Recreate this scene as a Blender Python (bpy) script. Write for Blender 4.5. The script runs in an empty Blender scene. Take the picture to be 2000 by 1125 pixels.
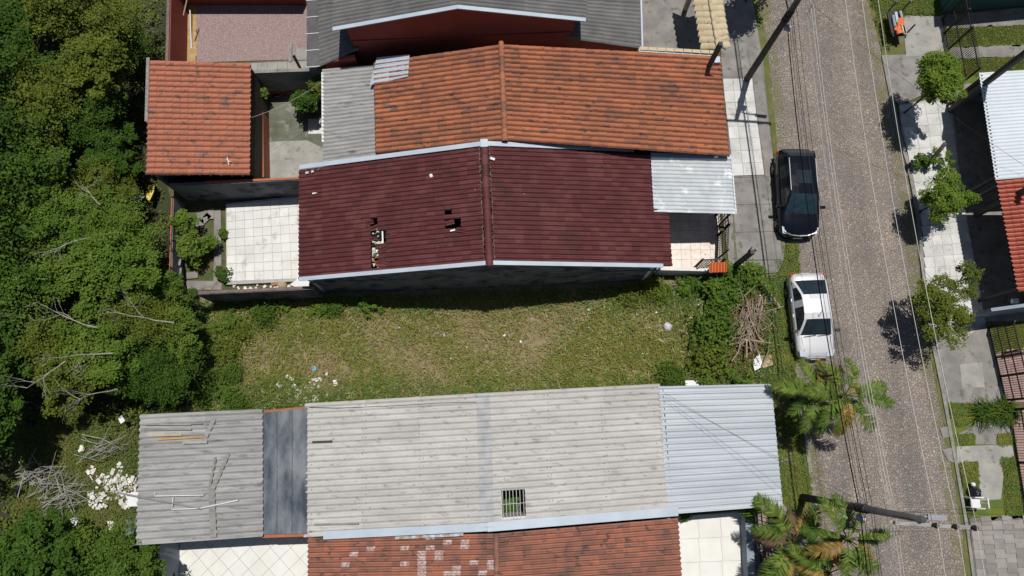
import bpy, math, random
from mathutils import Vector, Matrix, noise
R = math.radians
rnd = random.Random(7)
SC = bpy.context.scene
COL = SC.collection
# ------------------------------------------------------------------ camera, sky, sun
CAM_H, FPX, TILT = 31.0, 1360.0, R(12.6)
cam_d = bpy.data.cameras.new('camera'); cam = bpy.data.objects.new('camera', cam_d); COL.objects.link(cam)
cam_d.sensor_width = 36; cam_d.lens = 36*FPX/2000; cam_d.clip_end = 1000
cam.location = (0, 0, CAM_H); cam.rotation_euler = (TILT, 0, 0); SC.camera = cam
SUN_EL, SUN_AZ = R(76), math.atan2(0.30, 0.95)      # azimuth from +Y (north) towards +X
wd = bpy.data.worlds.new('World'); SC.world = wd; wd.use_nodes = True
wn = wd.node_tree; bgn = wn.nodes['Background']; sky = wn.nodes.new('ShaderNodeTexSky')
sky.sky_type = 'NISHITA'; sky.sun_disc = False; sky.sun_elevation = SUN_EL; sky.sun_rotation = SUN_AZ
bgn.inputs[1].default_value = 0.05
wn.links.new(sky.outputs[0], bgn.inputs[0])
sd = bpy.data.lights.new('sun', 'SUN'); sd.energy = 4.2; sd.angle = R(0.5); sd.color = (1, .965, .91)
sun = bpy.data.objects.new('sun', sd); COL.objects.link(sun)
sdir = Vector((math.sin(SUN_AZ)*math.cos(SUN_EL), math.cos(SUN_AZ)*math.cos(SUN_EL), math.sin(SUN_EL)))
sun.rotation_euler = sdir.to_track_quat('Z', 'Y').to_euler(); sun.location = (0, 0, 60)
SC.view_settings.view_transform = 'Standard'; SC.view_settings.look = 'None'
SC.view_settings.exposure = 0; SC.view_settings.gamma = 1; SC.view_settings.use_curve_mapping = False

def G(px, py, z=0.0):
    """photo pixel (2000 x 1125) -> world point on the level z"""
    u = (px-1000)/FPX; v = (562.5-py)/FPX
    d = Vector((u, math.sin(TILT)+v*math.cos(TILT), -math.cos(TILT)+v*math.sin(TILT)))
    t = (z-CAM_H)/d.z
    return Vector((d.x*t, d.y*t, z))
# ------------------------------------------------------------------ materials
def lnk(nt, a, b): nt.links.new(a, b)
def mat(name, c1, c2=None, scale=3, detail=6, rough=.85, bump=0, bscale=None, c3=None, spot=None, spec=.3,
        metal=0, rand=0, stretch=None, fine=.18, alpha=None, coat=0, island=False, attr=False, ramp=None, trans=0, rvar=.42):
    """procedural material: two colours mixed by noise, optional third, spots, per-object variation, bump"""
    m = bpy.data.materials.new(name); m.use_nodes = True; nt = m.node_tree; N = nt.nodes
    b = N['Principled BSDF']; b.inputs['Roughness'].default_value = rough
    b.inputs['Specular IOR Level'].default_value = spec; b.inputs['Metallic'].default_value = metal
    if coat: b.inputs['Coat Weight'].default_value = coat; b.inputs['Coat Roughness'].default_value = .05
    geo = N.new('ShaderNodeNewGeometry'); pos = geo.outputs['Position']
    if stretch:
        mp = N.new('ShaderNodeMapping'); mp.inputs['Scale'].default_value = stretch; lnk(nt, pos, mp.inputs[0]); pos = mp.outputs[0]
    def nz(s, d=6, r=.6):
        n = N.new('ShaderNodeTexNoise'); n.inputs['Scale'].default_value = s; n.inputs['Detail'].default_value = d
        n.inputs['Roughness'].default_value = r; lnk(nt, pos, n.inputs['Vector']); return n.outputs['Fac']
    def rmp(src, stops):
        r = N.new('ShaderNodeValToRGB'); el = r.color_ramp.elements
        while len(el) < len(stops): el.new(.5)
        for e, (p, c) in zip(el, stops):
            e.position = p; e.color = (*c, 1) if len(c) == 3 else c
        lnk(nt, src, r.inputs[0]); return r.outputs[0]
    def mix(f, a, bb, mode='MIX'):
        x = N.new('ShaderNodeMix'); x.data_type = 'RGBA'; x.blend_type = mode
        for sck, val in ((x.inputs[0], f), (x.inputs[6], a), (x.inputs[7], bb)):
            if hasattr(val, 'links'): lnk(nt, val, sck)
            elif isinstance(val, (int, float)): sck.default_value = val
            else: sck.default_value = (*val, 1)
        return x.outputs[2]
    if attr:
        at = N.new('ShaderNodeAttribute'); at.attribute_name = 'col'; c = at.outputs['Color']
    elif ramp:
        oi = N.new('ShaderNodeObjectInfo'); ad = N.new('ShaderNodeMath'); ad.operation = 'ADD'
        lnk(nt, oi.outputs['Random'], ad.inputs[0]); lnk(nt, geo.outputs['Random Per Island'], ad.inputs[1])
        fr = N.new('ShaderNodeMath'); fr.operation = 'FRACT'; lnk(nt, ad.outputs[0], fr.inputs[0])
        ln = N.new('ShaderNodeMath'); ln.operation = 'MULTIPLY_ADD'; lnk(nt, fr.outputs[0], ln.inputs[0])
        ln.inputs[1].default_value = rvar
        n0 = N.new('ShaderNodeMath'); n0.operation = 'MULTIPLY_ADD'; lnk(nt, nz(scale, 4), n0.inputs[0])
        n0.inputs[1].default_value = 1.7; n0.inputs[2].default_value = -.53; lnk(nt, n0.outputs[0], ln.inputs[2])
        c = rmp(ln.outputs[0], ramp)
    else:
        c = rmp(nz(scale, detail), [(.36, c1), (.64, c2 or c1)])
    if c3: c = mix(rmp(nz(c3[1], 5), [(c3[2], (0, 0, 0)), (c3[2]+c3[3], (1, 1, 1))]), c, c3[0])
    if spot: c = mix(rmp(nz(spot[1], 2), [(spot[2], (0, 0, 0)), (spot[2]+spot[3], (1, 1, 1))]), c, spot[0])
    if fine: c = mix(fine, c, rmp(nz(45, 3), [(.3, (.25, .25, .25)), (.7, (.8, .8, .8))]), 'OVERLAY')
    if rand and not ramp:
        oi = N.new('ShaderNodeObjectInfo'); hs = N.new('ShaderNodeHueSaturation')
        s = oi.outputs['Random']
        if island:
            ad = N.new('ShaderNodeMath'); ad.operation = 'ADD'; lnk(nt, s, ad.inputs[0]); lnk(nt, geo.outputs['Random Per Island'], ad.inputs[1])
            fr = N.new('ShaderNodeMath'); fr.operation = 'FRACT'; lnk(nt, ad.outputs[0], fr.inputs[0]); s = fr.outputs[0]
        mr = N.new('ShaderNodeMapRange'); mr.inputs[3].default_value = 1-rand; mr.inputs[4].default_value = 1+rand
        lnk(nt, s, mr.inputs[0]); lnk(nt, mr.outputs[0], hs.inputs['Value']); lnk(nt, c, hs.inputs['Color']); c = hs.outputs[0]
    lnk(nt, c, b.inputs['Base Color'])
    if trans:
        tr = N.new('ShaderNodeBsdfTranslucent'); lnk(nt, c, tr.inputs[0]); ms = N.new('ShaderNodeMixShader'); ms.inputs[0].default_value = trans
        lnk(nt, b.outputs[0], ms.inputs[1]); lnk(nt, tr.outputs[0], ms.inputs[2]); lnk(nt, ms.outputs[0], N['Material Output'].inputs[0])
    if alpha is not None: b.inputs['Alpha'].default_value = alpha
    if bump:
        bp = N.new('ShaderNodeBump'); bp.inputs['Strength'].default_value = bump; bp.inputs['Distance'].default_value = .03
        lnk(nt, nz(bscale or scale*6, 6), bp.inputs['Height']); lnk(nt, bp.outputs[0], b.inputs['Normal'])
    return m
M = {}
M['soil'] = mat('soil', (.12, .085, .05), (.08, .085, .03), 1.2, bump=.5, bscale=9, c3=((.05, .075, .02), 2.2, .45, .12))
M['lot'] = mat('lot_soil', (.24, .185, .115), (.17, .145, .07), 1.1, bump=.6, bscale=12, c3=((.135, .125, .045), 1.7, .48, .15))
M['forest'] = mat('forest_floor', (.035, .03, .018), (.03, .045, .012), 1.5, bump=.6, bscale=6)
M['verge'] = mat('verge_grass', (.075, .1, .022), (.13, .125, .04), 1.6, bump=.7, bscale=14, c3=((.16, .13, .09), 1.3, .56, .1))
M['moss'] = mat('bright_grass', (.12, .14, .02), (.075, .115, .02), 2.2, bump=.7, bscale=16)
M['gravel'] = mat('pink_gravel', (.35, .255, .245), (.2, .145, .14), 20, detail=4, bump=.9, bscale=38, fine=.45)
M['sand'] = mat('sand', (.42, .29, .13), (.30, .20, .09), 4, bump=.3)
M['concrete'] = mat('concrete', (.25, .235, .215), (.17, .16, .15), 1.3, bump=.25, bscale=22, c3=((.12, .115, .1), 2.7, .56, .12))
M['concrete_light'] = mat('pale_concrete', (.33, .32, .29), (.24, .235, .215), 1.5, bump=.2, bscale=20, c3=((.17, .17, .14), 2.1, .58, .1))
M['concrete_moss'] = mat('mossy_concrete', (.15, .155, .12), (.085, .09, .06), 1.1, bump=.3, bscale=15, c3=((.26, .26, .23), .9, .55, .12))
M['kerb'] = mat('kerb_stone', (.26, .25, .23), (.17, .165, .15), 3, bump=.3)
M['white_tile'] = mat('white_floor_tile', (.62, .615, .59), (.54, .53, .5), 1.2, rough=.5, rand=.045, fine=.1, c3=((.42, .39, .34), 1.9, .58, .12))
M['cream_tile'] = mat('cream_floor_tile', (.67, .665, .63), (.61, .6, .56), 1.0, rough=.4, rand=.02, fine=.04, c3=((.6, .48, .3), 1.1, .7, .08))
M['pave_white'] = mat('pale_paving', (.56, .555, .54), (.44, .435, .42), 1.6, rand=.1, bump=.15, c3=((.3, .3, .27), 3, .6, .1))
M['brown_tile'] = mat('patio_tile', (.62, .53, .46), (.48, .38, .31), 5, rough=.35, rand=.05, fine=.1)
M['paver'] = mat('grey_paver', (.26, .235, .21), (.2, .185, .175), 2, rand=.22, bump=.25, fine=.25)
M['joint'] = mat('joint_dirt', (.16, .15, .12), (.1, .1, .07), 5)
M['joint_light'] = mat('pale_joint', (.4, .39, .37), (.3, .29, .27), 5)
M['pinkbrick'] = mat('pink_brick_paving', (.33, .22, .2), (.26, .17, .15), 3, bump=.3, rand=.1)
M['tile_shed'] = mat('clay_tile_red', None, scale=1.3, ramp=[(.05, (.29, .125, .085)), (.35, (.34, .13, .08)), (.7, (.38, .145, .085)), (.93, (.27, .125, .09)), (.99, (.14, .095, .08))], rough=.8, bump=.25, bscale=24, c3=((.13, .085, .07), 3.4, .57, .1))
M['tile_old'] = mat('clay_tile_weathered', None, scale=.5, ramp=[(.0, (.13, .072, .055)), (.2, (.2, .09, .06)), (.45, (.28, .11, .062)), (.7, (.34, .128, .066)), (.92, (.39, .145, .07)), (.98, (.13, .1, .085))], rough=.85, bump=.3, bscale=24, c3=((.1, .065, .05), 3.6, .57, .1), stretch=(.7, 1.5, 1), spot=((.55, .5, .36), 9, .79, .01))
M['tile_low'] = mat('clay_tile_patched', None, scale=.7, ramp=[(.02, (.115, .078, .068)), (.3, (.2, .096, .072)), (.6, (.28, .12, .083)), (.9, (.36, .14, .083)), (.97, (.17, .105, .09))], rough=.85, bump=.3, bscale=24, c3=((.1, .065, .055), 2.6, .58, .08), spot=((.5, .42, .38), 7, .80, .015))
M['tile_peel'] = mat('clay_tile_peeling', (.3, .125, .085), (.5, .46, .45), 11, detail=4)
M['tile_maroon'] = mat('maroon_tile', None, scale=.8, ramp=[(.0, (.06, .016, .017)), (.35, (.078, .019, .02)), (.65, (.088, .023, .024)), (1, (.115, .036, .036))], rough=.65, bump=.15, bscale=20, spec=.25, c3=((.05, .02, .02), 1.3, .55, .2), spot=((.4, .3, .25), 7, .78, .01), rvar=.6)
M['tile_red'] = mat('glazed_red_tile', None, scale=1, ramp=[(.05, (.26, .06, .035)), (.5, (.31, .07, .042)), (.95, (.35, .085, .05))], rough=.4, spec=.4)
M['tile_cream'] = mat('cream_clay_tile', None, scale=1.5, ramp=[(.05, (.4, .33, .21)), (.55, (.5, .42, .28)), (.8, (.48, .39, .25)), (.93, (.42, .24, .14))], rough=.8, bump=.25, bscale=20, c3=((.2, .15, .09), 5, .63, .08))
M['tile_orange'] = mat('new_orange_tile', None, scale=1, ramp=[(.05, (.5, .12, .035)), (.95, (.58, .16, .05))], rough=.7)
M['batten'] = mat('roof_batten', (.07, .05, .035), (.05, .035, .025), 4)
M['mortar'] = mat('mortar', (.2, .15, .135), (.13, .085, .08), 9, bump=.5)
M['fibro'] = mat('fibre_cement_pale', (.45, .435, .41), (.38, .367, .348), .9, bump=.15, bscale=30, rand=.07, c3=((.22, .215, .207), 2.6, .57, .16), fine=.35, stretch=(1, 2.6, 1))
M['fibro_grey'] = mat('fibre_cement_grey', (.33, .325, .315), (.25, .25, .245), 1.4, bump=.2, bscale=30, rand=.09, c3=((.14, .14, .135), 2.0, .55, .16), fine=.35, stretch=(.6, 3, 1))
M['fibro_dark'] = mat('fibre_cement_dark', (.16, .155, .15), (.115, .115, .115), 1.5, bump=.2, bscale=30, rand=.08, fine=.3)
M['fibro_ridge'] = mat('painted_ridge', (.42, .42, .415), (.31, .315, .325), 2.5, detail=8, rand=.05, fine=.3)
M['zinc'] = mat('zinc_flashing', (.41, .47, .53), (.35, .41, .47), 1.2, rough=.45, spec=.5, fine=.08)
M['zinc_rust'] = mat('rusty_zinc', (.42, .5, .58), (.3, .15, .06), 5, detail=2, rough=.6)
M['metal_roof'] = mat('galvanised_sheet', (.42, .455, .485), (.33, .365, .395), .9, rough=.42, spec=.5, rand=.04, fine=.1, stretch=(.3, 2, 1))
M['white_roof'] = mat('white_roof_sheet', (.58, .63, .67), (.52, .57, .61), .7, rough=.5, rand=.03, fine=.06)
M['trans_roof'] = mat('translucent_sheet', (.5, .53, .54), (.42, .45, .47), 1.5, rough=.4, rand=.05, fine=.12, c3=((.72, .74, .74), 1.8, .58, .1))
M['poly_dark'] = mat('smoked_panel', (.03, .042, .058), (.17, .185, .2), .8, detail=9, rough=.28, spec=.5, fine=.05, stretch=(2.2, .8, 1))  # pale streaks mixed into the colour stand in for reflected clouds
M['poly_brown'] = mat('smoked_brown_panel', (.075, .07, .072), (.12, .115, .115), 1.2, rough=.35, spec=.4, fine=.06)
M['plaster_grey'] = mat('stained_plaster', (.16, .165, .175), (.1, .105, .115), 1.2, bump=.15, c3=((.04, .04, .042), 1.5, .5, .14))
M['plaster_blue'] = mat('grey_blue_plaster', (.25, .29, .34), (.2, .235, .28), .8, fine=.05)
M['plaster_white'] = mat('white_plaster', (.66, .65, .62), (.55, .54, .51), 1.5)
M['plaster_cream'] = mat('cream_plaster', (.5, .44, .36), (.42, .37, .3), 1.5)
M['plaster_red'] = mat('dark_red_paint', (.27, .06, .04), (.22, .05, .035), 1, rough=.8, fine=.06)
M['teal'] = mat('teal_paint', (.06, .14, .13), (.05, .115, .11), 1, fine=.05)
M['brick'] = mat('raw_brick', (.36, .13, .065), (.28, .1, .055), 4, bump=.4, rand=.1)
M['wood_grey'] = mat('weathered_board', (.28, .265, .25), (.18, .17, .165), 2.5, bump=.3, rand=.15, stretch=(1, 4, 1))
M['wood_yellow'] = mat('yellow_board', (.42, .28, .12), (.33, .2, .08), 3, rand=.1)
M['wood_pale'] = mat('pale_timber', (.4, .35, .28), (.3, .26, .2), 3, rand=.15)
M['dark_iron'] = mat('dark_iron', (.022, .022, .024), (.035, .03, .027), 3, rough=.6, fine=.05)
M['brown_iron'] = mat('rusty_brown_iron', (.09, .065, .045), (.06, .042, .03), 5, rough=.7, fine=.1)
M['pole'] = mat('pole_concrete', (.085, .082, .08), (.06, .058, .056), 2, bump=.2, fine=.15)
M['pvc'] = mat('white_pvc', (.66, .66, .66), (.58, .58, .58), 2, rough=.5, fine=.03)
M['steel'] = mat('grey_steel', (.3, .31, .33), (.25, .26, .28), 2, rough=.4, metal=.3, fine=.05)
M['wire_dark'] = mat('cable_sheath', (.02, .02, .022), None, 2, rough=.7, fine=0)
M['wire_light'] = mat('bare_conductor', (.5, .48, .46), None, 2, rough=.5, fine=0)
M['litter'] = mat('white_litter', (.72, .73, .74), (.6, .61, .62), 3, rand=.12, fine=.05)
M['litter_grey'] = mat('grey_plastic_bag', (.5, .5, .52), (.34, .34, .37), 8, rand=.1, rough=.5)
M['litter_blue'] = mat('blue_plastic', (.2, .45, .62), (.15, .36, .52), 3, rough=.5)
M['litter_teal'] = mat('teal_plastic', (.08, .3, .33), (.06, .24, .27), 3, rough=.5)
M['litter_red'] = mat('red_plastic', (.55, .1, .07), (.66, .5, .46), 9, detail=1, rough=.5)
M['card'] = mat('cardboard', (.42, .32, .22), (.36, .27, .18), 3)
M['yellow'] = mat('yellow_tarp', (.62, .52, .1), (.5, .42, .14), 4, detail=2)
M['rubble'] = mat('rubble', (.66, .65, .6), (.45, .42, .37), 3, rand=.2, island=True)
M['stick'] = mat('dry_branch', (.3, .24, .18), (.19, .15, .11), 3, rand=.25, island=True)
M['pale_stick'] = mat('bleached_branch', (.36, .35, .32), (.22, .21, .18), 3, rand=.2, island=True)
M['dryleaf'] = mat('dry_leaves', (.2, .1, .045), (.13, .075, .035), 2, rand=.3, island=True)
M['bark'] = mat('bark', (.11, .085, .06), (.07, .055, .04), 5, bump=.5)
M['leaf_a'] = mat('leaf_mid', (.064, .12, .017), (.094, .152, .024), .7, rand=.32, island=True, rough=.75, spec=.12, fine=0, trans=.25)
M['leaf_b'] = mat('leaf_dark', (0.04, 0.088, 0.012), (0.058, 0.11, 0.015), .7, rand=.32, island=True, rough=.75, spec=.12, fine=0, trans=.2)
M['leaf_c'] = mat('leaf_olive', (0.095, 0.128, 0.018), (0.135, 0.165, 0.026), .7, rand=.3, island=True, rough=.75, spec=.12, fine=0, trans=.25)
M['leaf_e'] = mat('leaf_street', (.11, .185, .022), (.155, .23, .033), .9, rand=.25, island=True, rough=.75, spec=.12, fine=0, trans=.3)
M['leaf_d'] = mat('leaf_bright', (.092, .168, .022), (.138, .205, .032), .9, rand=.22, island=True, rough=.75, spec=.12, fine=0, trans=.3)
M['leaf_blue'] = mat('agave_leaf', (.12, .19, .15), (.09, .15, .11), 2, rough=.5, fine=.05)
M['palm'] = mat('palm_leaf', (.065, .125, .018), (.125, .165, .03), .9, rand=.5, island=True, rough=.7, spec=.12, fine=0, trans=.15)
M['palm_dry'] = mat('palm_leaf_yellowed', (.28, .17, .045), (.22, .18, .035), 1.2, rand=.4, island=True, rough=.55, fine=0, trans=.2)
M['palm_dead'] = mat('palm_leaf_dead', (.1, .06, .035), (.15, .095, .05), 1.2, rand=.2, fine=0)
M['grass'] = mat('grass_blades', None, attr=True, rough=.6, fine=0, trans=.2)
M['car_dark'] = mat('black_car_paint', (.004, .005, .009), (.005, .006, .011), 1, rough=.1, spec=.45, fine=0)
M['car_silver'] = mat('silver_car_paint', (.62, .62, .63), (.58, .58, .6), 1, rough=.35, spec=.5, coat=.6, fine=0, metal=.15)
M['car_glass'] = mat('car_glass', (.012, .018, .022), (.02, .03, .036), 3, rough=.05, spec=.6, fine=0)
M['car_glass_blue'] = mat('tinted_windscreen', (.012, .026, .038), (.022, .042, .056), 4, rough=.05, spec=.6, fine=0)
M['rubber'] = mat('tyre_rubber', (.014, .014, .014), None, 2, rough=.9)
M['alloy'] = mat('alloy_rim', (.3, .3, .31), None, 2, rough=.35, metal=.6, fine=0)
M['lamp_red'] = mat('red_tail_lens', (.5, .03, .02), None, 2, rough=.2, fine=0)
M['lamp_clear'] = mat('clear_lens', (.55, .6, .66), None, 2, rough=.1, spec=.6, fine=0)
M['bag_black'] = mat('black_bin_bag', (.008, .009, .016), (.014, .015, .022), 9, rough=.25, spec=.6, bump=.8, bscale=14, fine=0)

def cobble_material(name='cobblestone', joint=(.14, .126, .112), moss=0):
    m = bpy.data.materials.new(name); m.use_nodes = True; nt = m.node_tree; N = nt.nodes; b = N['Principled BSDF']
    b.inputs['Roughness'].default_value = .85; b.inputs['Specular IOR Level'].default_value = .25
    geo = N.new('ShaderNodeNewGeometry')
    nz = N.new('ShaderNodeTexNoise'); nz.inputs['Scale'].default_value = 5; lnk(nt, geo.outputs[0], nz.inputs[0])
    mx = N.new('ShaderNodeMix'); mx.data_type = 'RGBA'; mx.inputs[0].default_value = .04; lnk(nt, geo.outputs[0], mx.inputs[6]); lnk(nt, nz.outputs['Color'], mx.inputs[7])
    vo = N.new('ShaderNodeTexVoronoi'); vo.inputs['Scale'].default_value = 9.5; lnk(nt, mx.outputs[2], vo.inputs['Vector'])
    ve = N.new('ShaderNodeTexVoronoi'); ve.feature = 'DISTANCE_TO_EDGE'; ve.inputs['Scale'].default_value = 9.5; lnk(nt, mx.outputs[2], ve.inputs['Vector'])
    sp = N.new('ShaderNodeSeparateColor'); lnk(nt, vo.outputs['Color'], sp.inputs[0])
    r = N.new('ShaderNodeValToRGB'); el = r.color_ramp.elements
    for _ in range(3): el.new(.5)
    for e, (p, c) in zip(el, [(0, (.188, .168, .156)), (.3, (.222, .198, .182)), (.6, (.245, .214, .193)), (.8, (.236, .217, .204)), (1, (.31, .272, .23))]):
        e.position = p; e.color = (*c, 1)
    lnk(nt, sp.outputs[0], r.inputs[0])
    big = N.new('ShaderNodeTexNoise'); big.inputs['Scale'].default_value = .55; big.inputs['Detail'].default_value = 5; lnk(nt, geo.outputs[0], big.inputs[0])
    br = N.new('ShaderNodeValToRGB'); br.color_ramp.elements[0].position = .38; br.color_ramp.elements[1].position = .62
    br.color_ramp.elements[0].color = (.42, .42, .44, 1); br.color_ramp.elements[1].color = (.6, .57, .54, 1); lnk(nt, big.outputs[0], br.inputs[0])
    ov = N.new('ShaderNodeMix'); ov.data_type = 'RGBA'; ov.blend_type = 'OVERLAY'; ov.inputs[0].default_value = .5
    lnk(nt, r.outputs[0], ov.inputs[6]); lnk(nt, br.outputs[0], ov.inputs[7])
    jr = N.new('ShaderNodeValToRGB'); jr.color_ramp.elements[0].position = .02; jr.color_ramp.elements[1].position = .12; lnk(nt, ve.outputs['Distance'], jr.inputs[0])
    jm = N.new('ShaderNodeMix'); jm.data_type = 'RGBA'; jm.inputs[6].default_value = (*joint, 1)
    lnk(nt, jr.outputs[0], jm.inputs[0]); lnk(nt, ov.outputs[2], jm.inputs[7]); out = jm.outputs[2]
    # wear tracks and dust along the street, moss in patches
    mp = N.new('ShaderNodeMapping'); mp.inputs['Rotation'].default_value = (0, 0, R(-7)); mp.inputs['Scale'].default_value = (1.1, .09, 1); lnk(nt, geo.outputs[0], mp.inputs[0])
    tn = N.new('ShaderNodeTexNoise'); tn.inputs['Scale'].default_value = 1; tn.inputs['Detail'].default_value = 5; lnk(nt, mp.outputs[0], tn.inputs[0])
    tr = N.new('ShaderNodeValToRGB'); tr.color_ramp.elements[0].position = .36; tr.color_ramp.elements[1].position = .66; tr.color_ramp.elements[0].color = (.42, .41, .40, 1); tr.color_ramp.elements[1].color = (.63, .6, .56, 1); lnk(nt, tn.outputs[0], tr.inputs[0])
    o2 = N.new('ShaderNodeMix'); o2.data_type = 'RGBA'; o2.blend_type = 'OVERLAY'; o2.inputs[0].default_value = .7; lnk(nt, out, o2.inputs[6]); lnk(nt, tr.outputs[0], o2.inputs[7]); out = o2.outputs[2]
    if moss:
        mn = N.new('ShaderNodeTexNoise'); mn.inputs['Scale'].default_value = 1.6; mn.inputs['Detail'].default_value = 8; lnk(nt, geo.outputs[0], mn.inputs[0])
        mr = N.new('ShaderNodeValToRGB'); mr.color_ramp.elements[0].position = .42; mr.color_ramp.elements[1].position = .62; lnk(nt, mn.outputs[0], mr.inputs[0])
        mq = N.new('ShaderNodeMath'); mq.operation = 'MULTIPLY'; mq.inputs[1].default_value = moss; lnk(nt, mr.outputs[0], mq.inputs[0])
        m3 = N.new('ShaderNodeMix'); m3.data_type = 'RGBA'; lnk(nt, mq.outputs[0], m3.inputs[0]); lnk(nt, out, m3.inputs[6]); m3.inputs[7].default_value = (.15, .14, .065, 1); out = m3.outputs[2]
    lnk(nt, out, b.inputs['Base Color'])
    bp = N.new('ShaderNodeBump'); bp.inputs['Strength'].default_value = .7; bp.inputs['Distance'].default_value = .025
    lnk(nt, jr.outputs[0], bp.inputs['Height']); lnk(nt, bp.outputs[0], b.inputs['Normal'])
    return m
M['cobble'] = cobble_material()
M['cobble_moss'] = cobble_material('mossy_cobblestone', (.12, .115, .06), .75)
# ------------------------------------------------------------------ mesh helpers
class MB:
    def __init__(s): s.v = []; s.f = []; s.c = []
    def q(s, *pts):
        n = len(s.v); s.v += [tuple(p) for p in pts]; s.f.append(tuple(range(n, n+len(pts)))); return s
    def box(s, c, d, m=None):
        """centre c, size d, optional matrix applied after"""
        n = len(s.v); c = Vector(c)
        for x in (-.5, .5):
            for y in (-.5, .5):
                for z in (-.5, .5):
                    p = c+Vector((x*d[0], y*d[1], z*d[2])); s.v.append(tuple(m @ p if m else p))
        for f in ((0, 1, 3, 2), (4, 6, 7, 5), (0, 4, 5, 1), (2, 3, 7, 6), (0, 2, 6, 4), (1, 5, 7, 3)): s.f.append(tuple(n+i for i in f))
        return s
    def bar(s, a, b, w, h=None, up=(0, 0, 1)):
        a, b = Vector(a), Vector(b); d = b-a; L = d.length
        if L < 1e-6: return s
        x = d/L; y = Vector(up).cross(x)
        if y.length < 1e-4: y = Vector((1, 0, 0)).cross(x)
        y.normalize(); z = x.cross(y)
        m = Matrix((x, y, z)).transposed().to_4x4(); m.translation = (a+b)/2
        return s.box((0, 0, 0), (L, w, h or w), m)
    def prism(s, pts, zt, zb):
        n = len(s.v); k = len(pts)
        a = sum(pts[i].x*pts[(i+1) % k].y-pts[(i+1) % k].x*pts[i].y for i in range(k))
        if a < 0: pts = pts[::-1]
        s.v += [(p.x, p.y, zt) for p in pts]+[(p.x, p.y, zb) for p in pts]
        s.f.append(tuple(range(n, n+k))); s.f.append(tuple(range(n+2*k-1, n+k-1, -1)))
        for i in range(k): j = (i+1) % k; s.f.append((n+i, n+k+i, n+k+j, n+j))
        return s
    def slab(s, P, th):
        """top quad P (4 points, any winding), thickness th downwards"""
        P = [Vector(p) for p in P]
        if (P[1]-P[0]).cross(P[2]-P[0]).z < 0: P = P[::-1]
        n = len(s.v); s.v += [tuple(p) for p in P]+[(p.x, p.y, p.z-th) for p in P]
        s.f += [(n, n+1, n+2, n+3), (n+7, n+6, n+5, n+4)]
        for i in range(4): j = (i+1) % 4; s.f.append((n+i, n+4+i, n+4+j, n+j))
        return s
    def tube(s, pts, rads, seg=6, cap=True):
        pts = [Vector(p) for p in pts]; n = len(s.v); k = len(pts)
        if isinstance(rads, (int, float)): rads = [rads]*k
        for i, p in enumerate(pts):
            d = (pts[min(i+1, k-1)]-pts[max(i-1, 0)]).normalized()
            a = d.cross(Vector((0, 0, 1)))
            if a.length < .05: a = d.cross(Vector((1, 0, 0)))
            a.normalize(); b = d.cross(a)
            for j in range(seg):
                t = 2*math.pi*j/seg; s.v.append(tuple(p+(a*math.cos(t)+b*math.sin(t))*rads[i]))
        for i in range(k-1):
            for j in range(seg):
                j2 = (j+1) % seg; s.f.append((n+i*seg+j, n+i*seg+j2, n+(i+1)*seg+j2, n+(i+1)*seg+j))
        if cap:
            s.f.append(tuple(n+j for j in range(seg))[::-1]); s.f.append(tuple(n+(k-1)*seg+j for j in range(seg)))
        return s
    def mesh(s, name, m=None, smooth=False):
        me = bpy.data.meshes.new(name); me.from_pydata(s.v, [], s.f)
        if s.c:
            at = me.color_attributes.new('col', 'FLOAT_COLOR', 'POINT'); at.data.foreach_set('color', [x for c in s.c for x in (*c, 1)])
        if m: me.materials.append(m)
        if smooth: me.polygons.foreach_set('use_smooth', [True]*len(me.polygons))
        me.update(); return me
def tag(o, label=None, cat=None, group=None, kind=None):
    for k, v in (('label', label), ('category', cat), ('group', group), ('kind', kind)):
        if v: o[k] = v
    return o
def obj(name, mb, m, parent=None, smooth=False, **kw):
    me = mb if isinstance(mb, bpy.types.Mesh) else mb.mesh(name, M[m] if isinstance(m, str) else m, smooth)
    o = bpy.data.objects.new(name, me); COL.objects.link(o)
    if parent:
        o.parent = parent
        if parent.type == 'EMPTY' and parent.parent is None: o.matrix_parent_inverse = parent.matrix_basis.inverted()
    return tag(o, **kw)
def thing(name, loc, label, cat, group=None, rz=0):
    o = bpy.data.objects.new(name, None); COL.objects.link(o); o.location = loc; o.rotation_euler = (0, 0, rz); o.empty_display_size = .3
    o.matrix_basis = Matrix.Translation(Vector(loc)) @ Matrix.Rotation(rz, 4, 'Z')
    return tag(o, label, cat, group)
def local(name, me, parent):
    """a part whose mesh is already in the thing's own coordinates"""
    o = bpy.data.objects.new(name, me); COL.objects.link(o); o.parent = parent; return o
def copy_tree(src, loc, rz=0, sc=1, label=None, group=None):
    r = src.copy(); COL.objects.link(r); r.location = loc; r.rotation_euler = (0, 0, rz); r.scale = (sc,)*3 if isinstance(sc, (int, float)) else sc
    if label: r['label'] = label
    if group: r['group'] = group
    for ch in src.children:
        c = ch.copy(); COL.objects.link(c); c.parent = r
    return r
def struct(name, px, zt, zb, m):
    if m in ('verge', 'moss', 'cobble_moss', 'sand', 'lot'):      # soft plots get uneven edges
        q = []
        for i in range(len(px)):
            (x0, y0), (x1, y1) = px[i], px[(i+1) % len(px)]; k = max(1, int(math.hypot(x1-x0, y1-y0)/9))
            q += [(lerp(x0, x1, t/k)+rnd.gauss(0, 1.6), lerp(y0, y1, t/k)+rnd.gauss(0, 1.6)) for t in range(k)]
        px = q
    return obj(name, MB().prism([G(x, y, zt) for x, y in px], zt, zb), m, kind='structure')
def lerp(a, b, t): return a+(b-a)*t
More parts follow.
